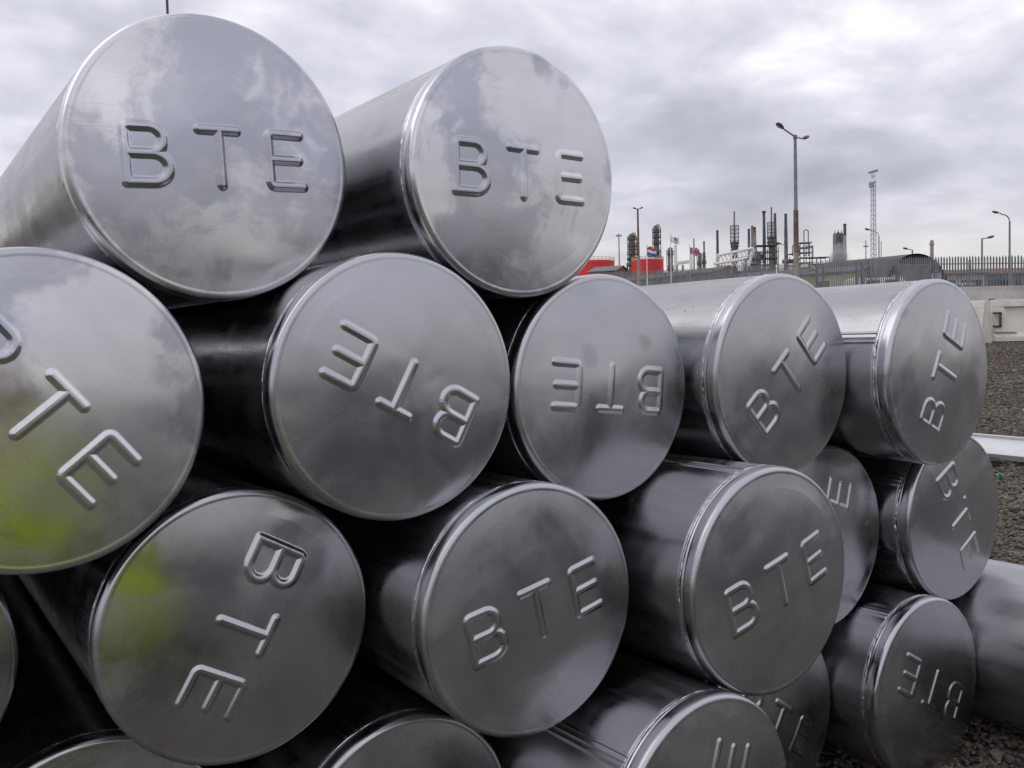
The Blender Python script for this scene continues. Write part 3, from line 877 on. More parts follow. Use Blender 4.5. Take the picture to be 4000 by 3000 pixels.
# ---- lattice work
def lattice(mb, g, z0, z1, hw, leg, br, bays, rotv=0.3, taper=1.0, nleg=4):
    cs = []
    for k in range(nleg):
        a = rotv + 2 * PI * k / nleg; cs.append(Vector((math.cos(a), math.sin(a), 0)))
    def pt(k, t): return Vector((g.x, g.y, z0 + (z1 - z0) * t)) + cs[k % nleg] * (hw * (1 + (taper - 1) * t))
    for k in range(nleg): mb.cyl(pt(k, 0), pt(k, 1), leg, leg, 6)
    for b_ in range(bays):
        t0, t1 = b_ / bays, (b_ + 1) / bays
        for k in range(nleg):
            mb.cyl(pt(k, t0), pt(k + 1, t1), br, br, 5, False); mb.cyl(pt(k, t1), pt(k + 1, t1), br, br, 5, False)


# camera mast
d = 55.0; g, p = base_of(3411, 706, d)
e = thing('camera_mast', 'slender lattice mast with a security camera on top, behind the fence', 'mast', g)
mb = MB(); lattice(mb, g, g.z, p.z, .20, .022, .009, 26, 0.5, .72, 3); part('lattice', mb, M['steel'], e)
mb = MB(); mb.cyl((g.x, g.y, p.z - .1), (g.x, g.y, p.z + .02), .2, .2, 8); mb.cyl((g.x, g.y, p.z), (g.x, g.y, p.z + .2), .05, .04, 8); part('head_plate', mb, M['white'], e)
mb = MB(); mb.lathe((g.x, g.y, p.z + .16), [(.05, 0), (.12, .08), (.13, .2), (.08, .32), (.03, .38)], 12); part('camera_dome', mb, M['white'], e, 50)
mb = MB(); c = Vector((g.x, g.y, p.z + .56)); mb.box(c, (rh + UPV * .25).normalized(), fh, (UPV - rh * .25).normalized(), .28, .08, .06); part('camera_housing', mb, M['steel'], e)
mb = MB(); mb.box((g.x - .25, g.y, p.z - .28), rh, fh, UPV, .1, .08, .16); part('junction_box', mb, M['steel'], e)


def thin_pole(px, py, d, r, label, name='thin_pole', cat='pole', m='steel', cross=False):
    g, p = base_of(px, py, d); e = thing(name, label, cat, g)
    mb = MB(); mb.cyl(g, (g.x, g.y, p.z), r * 1.5, r, 8); part('shaft', mb, M[m], e)
    mb = MB()
    if cross:
        mb.box((g.x, g.y, p.z - cross), rh, fh, UPV, r * 5, r, r * 1.5)
    else:
        mb.cyl((g.x, g.y, p.z), (g.x, g.y, p.z + r * 3), r * 1.6, r * .8, 8)
    part('top_fitting', mb, M[m], e)


thin_pole(3382, 938, 130, .07, 'thin antenna pole with short cross arm left of the lattice mast', cross=.9)
thin_pole(3442, 946, 140, .06, 'thin bare pole right of the lattice mast')
thin_pole(3640, 957, 160, .30, 'pale vent pipe with flared tip right of the arched hut', 'vent_pipe', 'vent pipe', 'polebeige')
thin_pole(2417, 912, 200, .13, 'floodlight mast between the two red tanks', 'floodlight_mast', 'mast', 'steel', cross=.5)
thin_pole(2710, 932, 260, .2, 'slim antenna between the flags and the twin vessels', cross=3)
thin_pole(3034, 1042, 52, .04, 'short white marker post just behind the palisade fence', 'marker_post', 'post', 'white')

# ---- flags
def flag(px, py_top, d, fx0, fx1, fy0, fy1, kind, label):
    g, p = base_of(px, py_top, d); e = thing('flagpole', label, 'flag', g)
    mb = MB(); mb.cyl(g, (g.x, g.y, p.z), .05, .03, 8); part('pole', mb, M['white'], e)
    mb = MB(); mb.lathe((g.x, g.y, p.z), [(.02, 0), (.06, .04), (.04, .1), (.0, .12)], 8); part('finial', mb, M['white'], e)
    W = wpx(fx1 - fx0, d); H = wpx(fy1 - fy0, d) * .72; zt = zat(px, fy0, d); nx_ = 16
    def P(u, v, k=0.0):
        droop = -.30 * H * u ** 1.2 + .05 * H * math.sin(u * 9)
        return Vector((g.x, g.y, zt)) + rh * (.04 + u * W) + fh * (.10 * W * math.sin(u * 8 + v * 1.5) + k) + UPV * (-v * H * (1 + .25 * u * (v - .5)) + droop)
    def patch(nm, m, u0, u1, v0, v1, k):
        mb = MB()
        n = max(2, int(nx_ * (u1 - u0)))
        for sgn in (0, 1):
            for i in range(n):
                a, b = u0 + (u1 - u0) * i / n, u0 + (u1 - u0) * (i + 1) / n; kk = k + sgn * .006
                mb.quad(P(a, v0, kk), P(b, v0, kk), P(b, v1, kk), P(a, v1, kk))
        return part(nm, mb, m, e)
    def strip(mb, A, B, wd, k):
        n = 8; dx, dv = B[0] - A[0], B[1] - A[1]; l = math.hypot(dx, dv); ox, ov = -dv / l * wd, dx / l * wd
        for i in range(n):
            t0, t1 = i / n, (i + 1) / n; q = []
            for (t, sg) in ((t0, -1), (t1, -1), (t1, 1), (t0, 1)):
                q.append(P(min(1, max(0, A[0] + dx * t + sg * ox)), min(1, max(0, A[1] + dv * t + sg * ov)), k))
            mb.quad(*q)
    if kind == 'tricolour':
        for k, m in enumerate((M['fr'], M['fw'], M['fb'])): patch('flag_stripe', m, 0, 1, k / 3, (k + 1) / 3, 0)
    elif kind == 'union':
        patch('flag_cloth', M['fb'], 0, 1, 0, 1, 0)
        for wd, m, k, nm in ((.10, M['fw'], -.01, 'white_cross'), (.05, M['fr'], -.02, 'red_cross')):
            mb = MB(); strip(mb, (0, 0), (1, 1), wd, k); strip(mb, (0, 1), (1, 0), wd, k)
            strip(mb, (0, .5), (1, .5), wd * 1.6, k - .004); strip(mb, (.5, 0), (.5, 1), wd * 1.3, k - .004); part(nm, mb, m, e)
    else:
        patch('flag_cloth', M['fw'], 0, 1, 0, 1, 0)
        mb = MB(); strip(mb, (.36, .14), (.62, .20), .10, -.01); part('dark_emblem', mb, M['darksteel'], e)
        mb = MB(); strip(mb, (.40, .42), (.72, .40), .13, -.012); part('red_emblem', mb, M['fr'], e)
        mb = MB(); strip(mb, (.2, .86), (.8, .86), .05, -.01); part('lettering_band', mb, M['steel'], e)


flag(2526, 962, 72, 2527, 2563, 966, 1006, 'tricolour', 'red, white and blue striped flag on a white pole before the red tank')
flag(2619, 918, 78, 2620, 2652, 924, 956, 'logo', 'white flag with red and dark emblem on a tall pole')
flag(2694, 962, 84, 2695, 2732, 967, 1003, 'union', 'blue flag with red and white crosses, left of the twin vessels')

# ---- red tanks
def tank(x0, x1, yt, d, label, dome, rail):
    xm = (x0 + x1) / 2; g, p = base_of(xm, yt, d); r = wpx((x1 - x0) / 2, d)
    e = thing('storage_tank', label, 'storage tank', g, 'red storage tanks')
    mb = MB(); h = p.z - g.z; mb.lathe(g, [(r, 0), (r, h * .5), (r, h)], 48); part('shell', mb, M['red'], e, 40)
    mb = MB(); mb.lathe((g.x, g.y, p.z + .05), [(r * .995, 0), (r * .995, .12), (.3, wpx(dome, d)), (.01, wpx(dome, d) + .05)], 48); part('roof', mb, M['white'], e, 40)
    mb = MB(); hr = wpx(rail, d); n = 30
    q = [Vector((g.x + r * math.cos(2 * PI * i / n), g.y + r * math.sin(2 * PI * i / n), p.z)) for i in range(n)]
    for i in range(n):
        a, b = q[i], q[(i + 1) % n]
        mb.cyl(a, a + UPV * hr, .05, .05, 5)
        for k in (.5, 1.0): mb.cyl(a + UPV * hr * k, b + UPV * hr * k, .045, .045, 5)
    part('handrail', mb, M['ochre'], e)


tank(2240, 2400, 1024, 200, 'red storage tank with handrail right beside the right-hand top pipe', 4, 14)
tank(2468, 2591, 1018, 190, 'red storage tank behind the striped flag, with shallow white roof', 11, 12)

# ---- refinery columns
def column(px, ytop, w_, d, label, mt='vessel', name='process_column', cat='tower', plats=5, head='dome', pipe=0, ladder=True, wtop=None, group=None, ybase=None):
    g, p = base_of(px, ytop, d); r = wpx(w_ / 2, d); rt = wpx((wtop or w_) / 2, d); H = p.z - g.z
    e = thing(name, label, cat, g, group)
    prof = [(r, 0), (r + (rt - r) * .5, H * .5), (rt, H - rt * .8)]
    if head == 'dome': prof += [(rt * .92, H - rt * .45), (rt * .65, H - rt * .15), (rt * .2, H)]
    else: prof += [(rt, H)]
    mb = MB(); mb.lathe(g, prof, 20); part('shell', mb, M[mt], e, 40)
    vis0 = zat(px, 1075, d)
    for k in range(plats):
        zz = vis0 + (p.z - rt - vis0) * (k + .5) / plats + random.uniform(-.5, .5)
        mb = MB(); ro = r * random.uniform(1.22, 1.5); mb.lathe((g.x, g.y, zz), [(ro, 0), (ro, .25), (r * .9, .25)], 16)
        for i in range(10):
            a = 2 * PI * i / 10; q = Vector((g.x + ro * math.cos(a), g.y + ro * math.sin(a), zz)); a2 = a + 2 * PI / 10
            q2 = Vector((g.x + ro * math.cos(a2), g.y + ro * math.sin(a2), zz))
            mb.cyl(q, q + UPV * 1.1, .06, .06, 4); mb.cyl(q + UPV * 1.1, q2 + UPV * 1.1, .06, .06, 4)
        part('platform', mb, M['darksteel'], e)
    if ladder:
        mb = MB(); s = -rh * (r + .35) - fh * .2
        for sd_ in (-.25, .25): mb.cyl(Vector((g.x, g.y, g.z + 1)) + s + fh * sd_, Vector((g.x, g.y, p.z - rt)) + s + fh * sd_, .08, .08, 4)
        part('ladder', mb, M['darksteel'], e)
    if pipe:
        mb = MB(); o = rh * (r + wpx(pipe, d)); rp = wpx(1.6, d)
        T = Vector((g.x, g.y, p.z)); pts = [Vector((g.x, g.y, g.z)) + o, Vector((g.x, g.y, p.z - rt * 1.3)) + o, T + o * .6 + UPV * rp * 2, T]
        mb.path(pts, rp, 8); part('overhead_pipe', mb, M['darksteel'], e, 60)
    return e, g, p


def stack(px, yt, wt, wb, d, label, bands, head=0, name='chimney'):
    """tapered chimney; bands: (y_from, y_to, material) in picture rows"""
    g, p = base_of(px, yt, d)
    e = thing(name, label, 'chimney', g)
    yb = 1030
    def rad(y): return wpx((wt + (wb - wt) * max(0, min(1.3, (y - yt) / (yb - yt)))) / 2, d)
    for k, (y0, y1, m) in enumerate(bands):
        za = zat(px, y0, d); zb = g.z if y1 > 1025 else zat(px, y1, d)
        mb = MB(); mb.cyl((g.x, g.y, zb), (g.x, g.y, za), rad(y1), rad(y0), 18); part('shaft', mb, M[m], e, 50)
    mb = MB(); r = rad(yt)
    mb.lathe((g.x, g.y, p.z), [(r * 1.0, -.5), (r * (1.12 if not head else 1.6), -.1), (r * (1.12 if not head else 1.6), .3), (r * .8, .3)], 18); part('rim', mb, M['darksteel'], e)
    return e


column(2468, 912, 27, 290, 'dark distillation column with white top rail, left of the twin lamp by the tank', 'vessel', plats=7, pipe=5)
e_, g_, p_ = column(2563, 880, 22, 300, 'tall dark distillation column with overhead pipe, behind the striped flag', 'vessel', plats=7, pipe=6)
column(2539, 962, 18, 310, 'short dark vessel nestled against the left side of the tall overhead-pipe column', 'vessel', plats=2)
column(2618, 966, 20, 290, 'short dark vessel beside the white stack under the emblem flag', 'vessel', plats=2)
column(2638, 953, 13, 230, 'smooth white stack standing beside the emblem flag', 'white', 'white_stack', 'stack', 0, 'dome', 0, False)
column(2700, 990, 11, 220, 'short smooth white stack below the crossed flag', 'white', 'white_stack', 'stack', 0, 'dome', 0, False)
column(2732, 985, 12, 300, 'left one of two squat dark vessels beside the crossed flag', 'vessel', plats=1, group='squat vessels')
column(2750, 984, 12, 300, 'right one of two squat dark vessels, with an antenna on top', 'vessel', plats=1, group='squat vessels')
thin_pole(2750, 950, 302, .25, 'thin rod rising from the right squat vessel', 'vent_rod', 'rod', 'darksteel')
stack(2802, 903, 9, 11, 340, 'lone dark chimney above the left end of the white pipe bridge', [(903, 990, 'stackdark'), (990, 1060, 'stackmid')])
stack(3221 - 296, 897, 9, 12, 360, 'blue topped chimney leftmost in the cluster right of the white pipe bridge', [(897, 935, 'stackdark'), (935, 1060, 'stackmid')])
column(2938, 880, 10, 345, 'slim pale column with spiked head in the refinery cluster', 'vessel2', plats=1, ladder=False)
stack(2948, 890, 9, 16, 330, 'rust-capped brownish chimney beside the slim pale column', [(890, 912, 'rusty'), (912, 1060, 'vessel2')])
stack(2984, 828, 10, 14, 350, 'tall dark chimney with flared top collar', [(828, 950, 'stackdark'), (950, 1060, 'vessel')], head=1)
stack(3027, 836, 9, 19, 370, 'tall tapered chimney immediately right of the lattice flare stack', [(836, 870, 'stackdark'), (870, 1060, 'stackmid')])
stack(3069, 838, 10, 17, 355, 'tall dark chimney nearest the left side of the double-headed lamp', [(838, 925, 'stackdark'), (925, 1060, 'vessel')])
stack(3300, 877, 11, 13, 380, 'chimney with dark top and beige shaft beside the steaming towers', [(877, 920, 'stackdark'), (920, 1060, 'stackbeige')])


def flare(px, ytop, w_tube, ylat, wlat, ybody, wbody, d, label):
    g, p = base_of(px, ytop, d); e = thing('flare_stack', label, 'flare stack', g)
    mb = MB(); mb.cyl((g.x, g.y, zat(px, ybody, d)), (g.x, g.y, p.z), wpx(w_tube / 2, d) * 1.2, wpx(w_tube / 2, d), 10); part('tube', mb, M['stackmid'], e, 50)
    mb = MB(); lattice(mb, g, zat(px, ybody + 10, d), zat(px, ylat, d), wpx(wlat / 2, d) * 1.2, .16, .09, 5, .6); part('lattice', mb, M['darksteel'], e)
    zb = zat(px, ybody, d); r = wpx(wbody / 2, d)
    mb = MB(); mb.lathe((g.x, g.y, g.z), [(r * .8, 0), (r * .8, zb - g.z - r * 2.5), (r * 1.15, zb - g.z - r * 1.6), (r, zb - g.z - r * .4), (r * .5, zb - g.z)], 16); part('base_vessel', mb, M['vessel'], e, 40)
    for k in range(3):
        zz = zb - r * (0.3 + 1.1 * k); mb = MB(); mb.lathe((g.x, g.y, zz), [(r * 1.3, 0), (r * 1.3, .3), (r * .8, .3)], 14); part('platform', mb, M['darksteel'], e)


flare(2868, 826, 6, 881, 26, 945, 26, 335, 'slim flare stack in a lattice frame, standing alone above the white pipe bridge')
flare(3013, 809, 6, 868, 26, 925, 30, 345, 'tallest slim flare stack in a lattice frame, in the middle of the cluster')

# three steaming blocks
e = None
for k, (px, yt, w_) in enumerate(((3261, 910, 15), (3274, 905, 13), (3287, 908, 14))):
    d = 300; g, p = base_of(px, yt, d); r = wpx(w_ / 2, d)
    e = thing('silo', ['left of three dark silo towers rising out of steam', 'middle of three dark silo towers rising out of steam', 'right of three dark silo towers rising out of steam'][k], 'silo', g, 'silo towers in steam')
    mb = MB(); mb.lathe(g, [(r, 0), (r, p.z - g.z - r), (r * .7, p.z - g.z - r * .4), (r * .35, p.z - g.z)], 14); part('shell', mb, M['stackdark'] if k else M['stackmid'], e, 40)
    mb = MB(); mb.cyl((g.x, g.y, p.z), (g.x, g.y, p.z + .8), r * .2, r * .2, 8); part('vent', mb, M['darksteel'], e)

# steam at their feet
sm_ = bpy.data.materials.new('steam'); sm_.use_nodes = True; t = sm_.node_tree; t.nodes.clear(); NN_ = NT(t)
co = NN_.n('ShaderNodeTexCoord').outputs['Object']
nz_ = NN_.n('ShaderNodeTexNoise', ins={'Vector': co, 'Scale': 0.35, 'Detail': 3.0}).outputs[0]
ln_ = NN_.n('ShaderNodeVectorMath', operation='LENGTH', ins={0: NN_.n('ShaderNodeVectorMath', operation='MULTIPLY', ins={0: co, 1: (1 / 3.6, 1 / 3.6, 1 / 7.0)}).outputs[0]}).outputs['Value']
den_ = NN_.math('MULTIPLY', NN_.smooth(ln_, 0.45, 1.0, 1.0, 0.0), NN_.smooth(nz_, 0.35, 0.6, 0.2, 1.0))
pv_ = NN_.n('ShaderNodeVolumePrincipled', ins={'Color': (0.95, 0.95, 0.97, 1), 'Density': NN_.math('MULTIPLY', den_, 0.8)})
om = NN_.n('ShaderNodeOutputMaterial', ins={'Volume': pv_.outputs[0]})
c = at(3276, 1020, 292); mb = MB(); mb.lathe((0, 0, 0), [(1.6, -7), (3.0, -4.5), (3.6, 0), (3.0, 4.5), (1.6, 7)], 16)
o = add('steam', mb.mesh('steam', sm_)); o.location = c
tag(o, 'white steam drifting round the feet of the silo towers', 'steam', kind='stuff')


# ---- process frame with inverted-U pipe
def process_frame(px0, px1, yt, d, label, levels, seed, extra_u=None):
    rg = random.Random(seed); g0, p0 = base_of((px0 + px1) / 2, yt, d); e = thing('process_frame', label, 'process unit', g0)
    W = wpx(px1 - px0, d); zb = zat(px0, 1085, d); D = W * .6
    mb = MB(); nb = max(2, int(W / 4))
    for i in range(nb + 1):
        for j in (0, 1):
            q = Vector((g0.x, g0.y, 0)) + rh * (-W / 2 + W * i / nb) + fh * (D * j); mb.cyl((q.x, q.y, ground_z(q.x, q.y)), (q.x, q.y, p0.z - rg.uniform(0, 1.5)), .16, .16, 5)
    for k in range(levels):
        zz = zb + (p0.z - zb) * (k + 1) / levels
        for j in (0, 1):
            a = Vector((g0.x, g0.y, zz)) - rh * W / 2 + fh * D * j; mb.box(a + rh * W / 2, rh, fh, UPV, W / 2, .12, .18)
        if k % 2 == 0: mb.box(Vector((g0.x, g0.y, zz)) + fh * D / 2, rh, fh, UPV, W / 2, D / 2, .08)
    part('steel_frame', mb, M['darksteel'], e)
    for k in range(int(W / 2.2)):
        c = Vector((g0.x, g0.y, 0)) + rh * rg.uniform(-W / 2, W / 2) + fh * rg.uniform(0, D); r = rg.uniform(.4, 1.1); zt = zb + (p0.z - zb) * rg.uniform(.25, .95)
        mb = MB()
        if rg.random() < .55: mb.lathe((c.x, c.y, ground_z(c.x, c.y)), [(r, 0), (r, zt - g0.z - r * .6), (r * .5, zt - g0.z)], 12)
        else: mb.cyl(Vector((c.x, c.y, zt)) - rh * r * 2.2, Vector((c.x, c.y, zt)) + rh * r * 2.2, r * .7, r * .7, 12)
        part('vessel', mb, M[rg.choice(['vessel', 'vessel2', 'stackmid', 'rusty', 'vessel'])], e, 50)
    for k in range(int(W / 3) + 2):
        zz = zb + (p0.z - zb) * rg.uniform(.2, 1.0); x0 = rg.uniform(-W / 2, W / 2); x1 = x0 + rg.uniform(-5, 5)
        a = Vector((g0.x, g0.y, zz)) + rh * x0; b = Vector((g0.x, g0.y, zz)) + rh * x1; c2 = b - UPV * rg.uniform(2, 6)
        mb = MB(); mb.path([a, b, c2], rg.uniform(.12, .28), 6); part('pipe_run', mb, M[rg.choice(['stackmid', 'vessel2', 'darksteel'])], e, 60)
    if extra_u:
        for (ux0, ux1, uy0, uy1) in extra_u:
            a, b = at(ux0, uy1, d), at(ux1, uy1, d); top = zat(ux0, uy0, d); rr = (b - a).length / 2; m_ = (a + b) / 2
            pts = [a] + [Vector((m_.x, m_.y, top - rr)) - rh * rr * math.cos(PI * k / 8) + UPV * rr * math.sin(PI * k / 8) for k in range(9)] + [b]
            mb = MB(); mb.path(pts, wpx(2.0, d), 8); part('loop_pipe', mb, M['stackmid'], e, 60)
    return e


process_frame(3125, 3172, 948, 320, 'steel process unit crowned by an inverted U pipe, right of the double-headed lamp', 7, 3, [(3141, 3158, 898, 1000)])
process_frame(3085, 3125, 992, 310, 'low dark process unit with an elbow pipe directly behind the double-headed lamp', 4, 5, [(3096, 3122, 953, 1000)])
process_frame(3172, 3240, 1005, 300, 'low tangle of pipework left of the steaming silo towers', 3, 8)
process_frame(2955, 3040, 958, 330, 'broad platform of pipes and vessels under the tallest flare stack', 5, 11)
process_frame(2905, 2955, 1010, 315, 'low process frame at the right foot of the white pipe bridge', 3, 13)
process_frame(2452, 2500, 1010, 280, 'pipework at the foot of the left distillation column', 3, 17)

# ---- white pipe bridge
def bridge(ends, d, label, seed):
    g, p = base_of(ends[0][0], ends[0][1], d); e = thing('pipe_bridge', label, 'pipe bridge', g)
    for (x0, y0, x1, y1, w_, dd0, dd1, leg) in ends:
        a, b = at(x0, y0, d + dd0), at(x1, y1, d + dd1); r = wpx(w_ / 2, d)
        mb = MB(); mb.path([a, b] + ([at(*leg[0], d + dd1), at(*leg[1], d + dd1)] if leg else []), r, 12); part('main_pipe', mb, M['white'], e, 70)
        mb = MB(); ax = (b - a); n = 9
        for k in range(n + 1):
            q = a + ax * (k / n); mb.cyl(q - UPV * r, q - UPV * r * 4.5 + rh * .5, .1, .1, 5); mb.cyl(q - UPV * r * 4.5, q + ax / n - UPV * r, .08, .08, 5)
        mb.cyl(a - UPV * r * 4.5, b - UPV * r * 4.5, .15, .15, 6)
        part('truss', mb, M['white'], e)
    for x in (ends[0][0] + 4, ends[0][2] - 25):
        q = at(x, ends[0][1] + 10, d); mb = MB(); mb.cyl((q.x, q.y, ground_z(q.x, q.y)), q, .35, .3, 8); part('support_leg', mb, M['steel'], e)


bridge([(2802, 998, 2938, 970, 12, -6, 8, ((2941, 978), (2922, 1045))), (2792, 1031, 2908, 1012, 11, -10, 2, ((2916, 1020), (2921, 1042)))], 210, 'white twin pipe bridge slanting up to the right above the fence', 1)
bridge([(2640, 1025, 2692, 1017, 4, 0, 3, None)], 230, 'small white pipe bridge below the emblem flag', 2)

# ---- buildings behind the fence
def shed(x0, x1, yt, ye, d0, d1, depth, label, wall, roof, door=None, name='shed', windows=0):
    """long gabled building; front wall from (x0,d0) to (x1,d1), eaves at row ye, ridge at row yt"""
    a, b = at(x0, ye, d0), at(x1, ye, d1); za = ground_z(a.x, a.y) - .3
    ze = (a.z + b.z) / 2; ax = Vector((b.x - a.x, b.y - a.y, 0)); L = ax.length; ax.normalize(); nx = Vector((-ax.y, ax.x, 0))
    if nx.dot(fh) < 0: nx = -nx
    zr = (zat(x0, yt, d0 + depth / 2) + zat(x1, yt, d1 + depth / 2)) / 2; zr = max(zr, ze + .3)
    g = Vector((a.x, a.y, ground_z(a.x, a.y))); e = thing(name, label, 'building', g)
    A = Vector((a.x, a.y, 0)); P = lambda s, t, zz: A + ax * s + nx * t + UPV * zz
    mb = MB(); v = [P(0, 0, za), P(L, 0, za), P(L, depth, za), P(0, depth, za), P(0, 0, ze), P(L, 0, ze), P(L, depth, ze), P(0, depth, ze), P(0, depth / 2, zr - .05), P(L, depth / 2, zr - .05)]
    mb.v = [tuple(q) for q in v]; mb.f = [(0, 1, 5, 4), (2, 3, 7, 6), (3, 0, 4, 8, 7), (1, 2, 6, 9, 5)]
    part('wall', mb, M[wall], e)
    mb = MB(); o = .3
    for s_ in (0, 1):
        t0, t1 = (-o, depth / 2) if s_ == 0 else (depth + o, depth / 2)
        q = [P(-o, t0, ze - .08), P(L + o, t0, ze - .08), P(L + o, t1, zr), P(-o, t1, zr)]
        b0 = len(mb.v); mb.v += [tuple(x) for x in q] + [tuple(x + UPV * .12) for x in q]
        for qd in ((0, 3, 2, 1), (4, 5, 6, 7), (0, 1, 5, 4), (1, 2, 6, 5), (2, 3, 7, 6), (3, 0, 4, 7)): mb.f.append(tuple(b0 + k for k in qd))
    part('roof', mb, M[roof], e)
    for k in range(windows):
        s = L * (k + .5) / windows; mb = MB(); hh = min(1.0, (ze - za) * .22)
        mb.box(P(s, -.03, ze - hh * 1.6), ax, nx, UPV, L / windows * .26, .03, hh * .6); part('window', mb, M['window'], e)
    if door:
        mb = MB(); mb.box(P(L * door, -.03, (za + ze) / 2 - .3), ax, nx, UPV, .6, .03, 1.05); part('door', mb, M['window'], e)
    return e


shed(2385, 2790, 1070, 1085, 135, 118, 5, 'long low grey shed behind the fence, below the red tanks and flags', 'shed', 'shedroof', .3, 'long_shed')
shed(2300, 2402, 1044, 1060, 160, 158, 9, 'small house roof with rusty gable beside the left red tank', 'tile', 'shedroof', None, 'small_house')
shed(2792, 2850, 1040, 1060, 150, 149, 7, 'little red roofed building under the white pipe bridge', 'shed', 'tile', None, 'small_house')
shed(2850, 3130, 1064, 1078, 130, 124, 10, 'low grey workshop behind the fence at the double-headed lamp', 'shed', 'shedroof', .6, 'workshop', 5)
shed(3130, 3345, 1052, 1066, 88, 84, 8, 'cream walled store seen through the fence left of the arched hut', 'cream', 'shedroof', .4, 'cream_store')
shed(3690, 3850, 1058, 1068, 80, 80, 3, 'pale site cabin with orange trim right of the arched hut', 'cabinw', 'orange', .7, 'site_cabin', 3)
shed(3850, 4200, 1050, 1066, 84, 84, 4, 'blue grey site cabin with orange trim behind the fence at far right', 'cabin', 'orange', .2, 'site_cabin', 7)

# arched hut
d = 78.0
apex = at(3575, 995, d); gl = Vector((apex.x, apex.y, ground_z(apex.x, apex.y)))
hw = wpx(118, d); Hh = apex.z - gl.z
back = at(3235, 1028, 118.0); axd = Vector((back.x - apex.x, back.y - apex.y, 0)); Lh = axd.length; axd.normalize(); sx = Vector((-axd.y, axd.x, 0))
if sx.dot(rh) < 0: sx = -sx
e = thing('arched_hut', 'dark hut with curved corrugated green roof behind the palisade fence', 'building', gl)
def arch(k, n, o=0.0):
    a = PI * k / n; return (math.cos(a) * (hw + o), math.sin(a) ** .85 * (Hh + o))
mb = MB(); n = 28; zoff = ground_z(back.x, back.y) - gl.z
for s, dz in ((-.3, 0), (Lh, (back.z - apex.z))):
    for k in range(n + 1):
        x_, z_ = arch(k, n, .08); mb.v.append(tuple(gl + axd * s + sx * x_ + UPV * (z_ + dz)))
for k in range(n): mb.f.append((k, k + 1, n + 1 + k + 1, n + 1 + k))
part('roof', mb, M['hutroof'], e, 60)
mb = MB()
for k in range(n + 1):
    x_, z_ = arch(k, n); mb.v.append(tuple(gl + sx * x_ + UPV * z_))
mb.f.append(tuple(range(n + 1)))
part('end_wall', mb, M['hutend'], e)
mb = MB(); mb.box(gl - axd * .05 + UPV * 1.6, sx, axd, UPV, 1.3, .04, 1.6); part('door', mb, M['shed'], e)
for s in (-1, 1):
    mb = MB(); mb.box(gl - axd * .05 + sx * (s * hw * .55) + UPV * 1.9, sx, axd, UPV, .6, .04, .5); part('window', mb, M['cabinw'], e)

# ---- parked vehicles behind the fence
def car(px, py_roof, d, label, mt='carpaint', van=False):
    g, p = base_of(px, py_roof, d); e = thing('van' if van else 'parked_car', label, 'van' if van else 'car', g)
    L, W, Hh = (5.0, 1.9, 2.0) if van else (4.3, 1.7, 1.42)
    sec = [(-.5, .22), (-.5, .62), (-.46, .68), (-.33, .96), (-.22, 1.0), (.10, 1.0), (.24, .66), (.46, .55), (.5, .40), (.5, .22)] if not van else [(-.5, .18), (-.5, .95), (-.46, 1.0), (.22, 1.0), (.36, .62), (.48, .5), (.5, .35), (.5, .18)]
    mb = MB(); n = len(sec)
    for k, y in enumerate((-W / 2, W / 2)):
        for sx_, sz_ in sec:
            ins = .14 if sz_ > .75 else 0
            mb.v.append(tuple(g + rh * (sx_ * L) + fh * (y * (1 - ins)) + UPV * (sz_ * Hh)))
    for i in range(n):
        j = (i + 1) % n; mb.f.append((i, j, n + j, n + i))
    mb.f.append(tuple(range(n))); mb.f.append(tuple(range(2 * n - 1, n - 1, -1)))
    part('body', mb, M[mt], e)
    for sx_ in (-.2, .06):
        mb = MB(); mb.box(g + rh * (sx_ * L) - fh * (W / 2 - .02) + UPV * (Hh * .8), rh, fh, UPV, .45, .03, Hh * .1); part('window', mb, M['window'], e)
    for sx_ in (-.31, .31):
        for sy_ in (-1, 1):
            c = g + rh * (sx_ * L) + fh * (sy_ * W * .46) + UPV * .31
            mb = MB(); mb.cyl(c - fh * .11, c + fh * .11, .31, .31, 18); wl = part('wheel', mb, M['rubber'], e, 50)
            mb = MB(); mb.cyl(c + fh * (sy_ * .115), c + fh * (sy_ * .13), .18, .18, 12); sub('hub', mb, M['steel'], wl, e)


car(3752, 1103, 58, 'silver car parked behind the fence right of the arched hut')
car(3445, 1074, 66, 'white van parked in front of the arched hut, behind the fence', 'white', True)

# ------------------------------------------------------------------ the photographer, mirrored in the caps
def skin_body(name, pts, edges, m, e, sub_=2):
    me = bpy.data.meshes.new(name); me.from_pydata([p for p, r in pts], edges, []); me.update()
    o = bpy.data.objects.new(name, me); C.objects.link(o); o.parent = e
    md = o.modifiers.new('skin', 'SKIN'); md.use_smooth_shade = True
    if not me.skin_vertices: bpy.context.view_layer.update()
    for i, (p, r) in enumerate(pts):
        rr = r if isinstance(r, tuple) else (r, r); me.skin_vertices[0].data[i].radius = rr
    me.skin_vertices[0].data[0].use_root = True
    s = o.modifiers.new('sub', 'SUBSURF'); s.levels = sub_; s.render_levels = sub_
    me.materials.append(m)
    return o


PB = Vector((0.10, -1.66, 0))
pe = thing('person', 'crouching photographer in yellow green jacket and navy trousers, reflected in the lower left caps', 'person', PB)
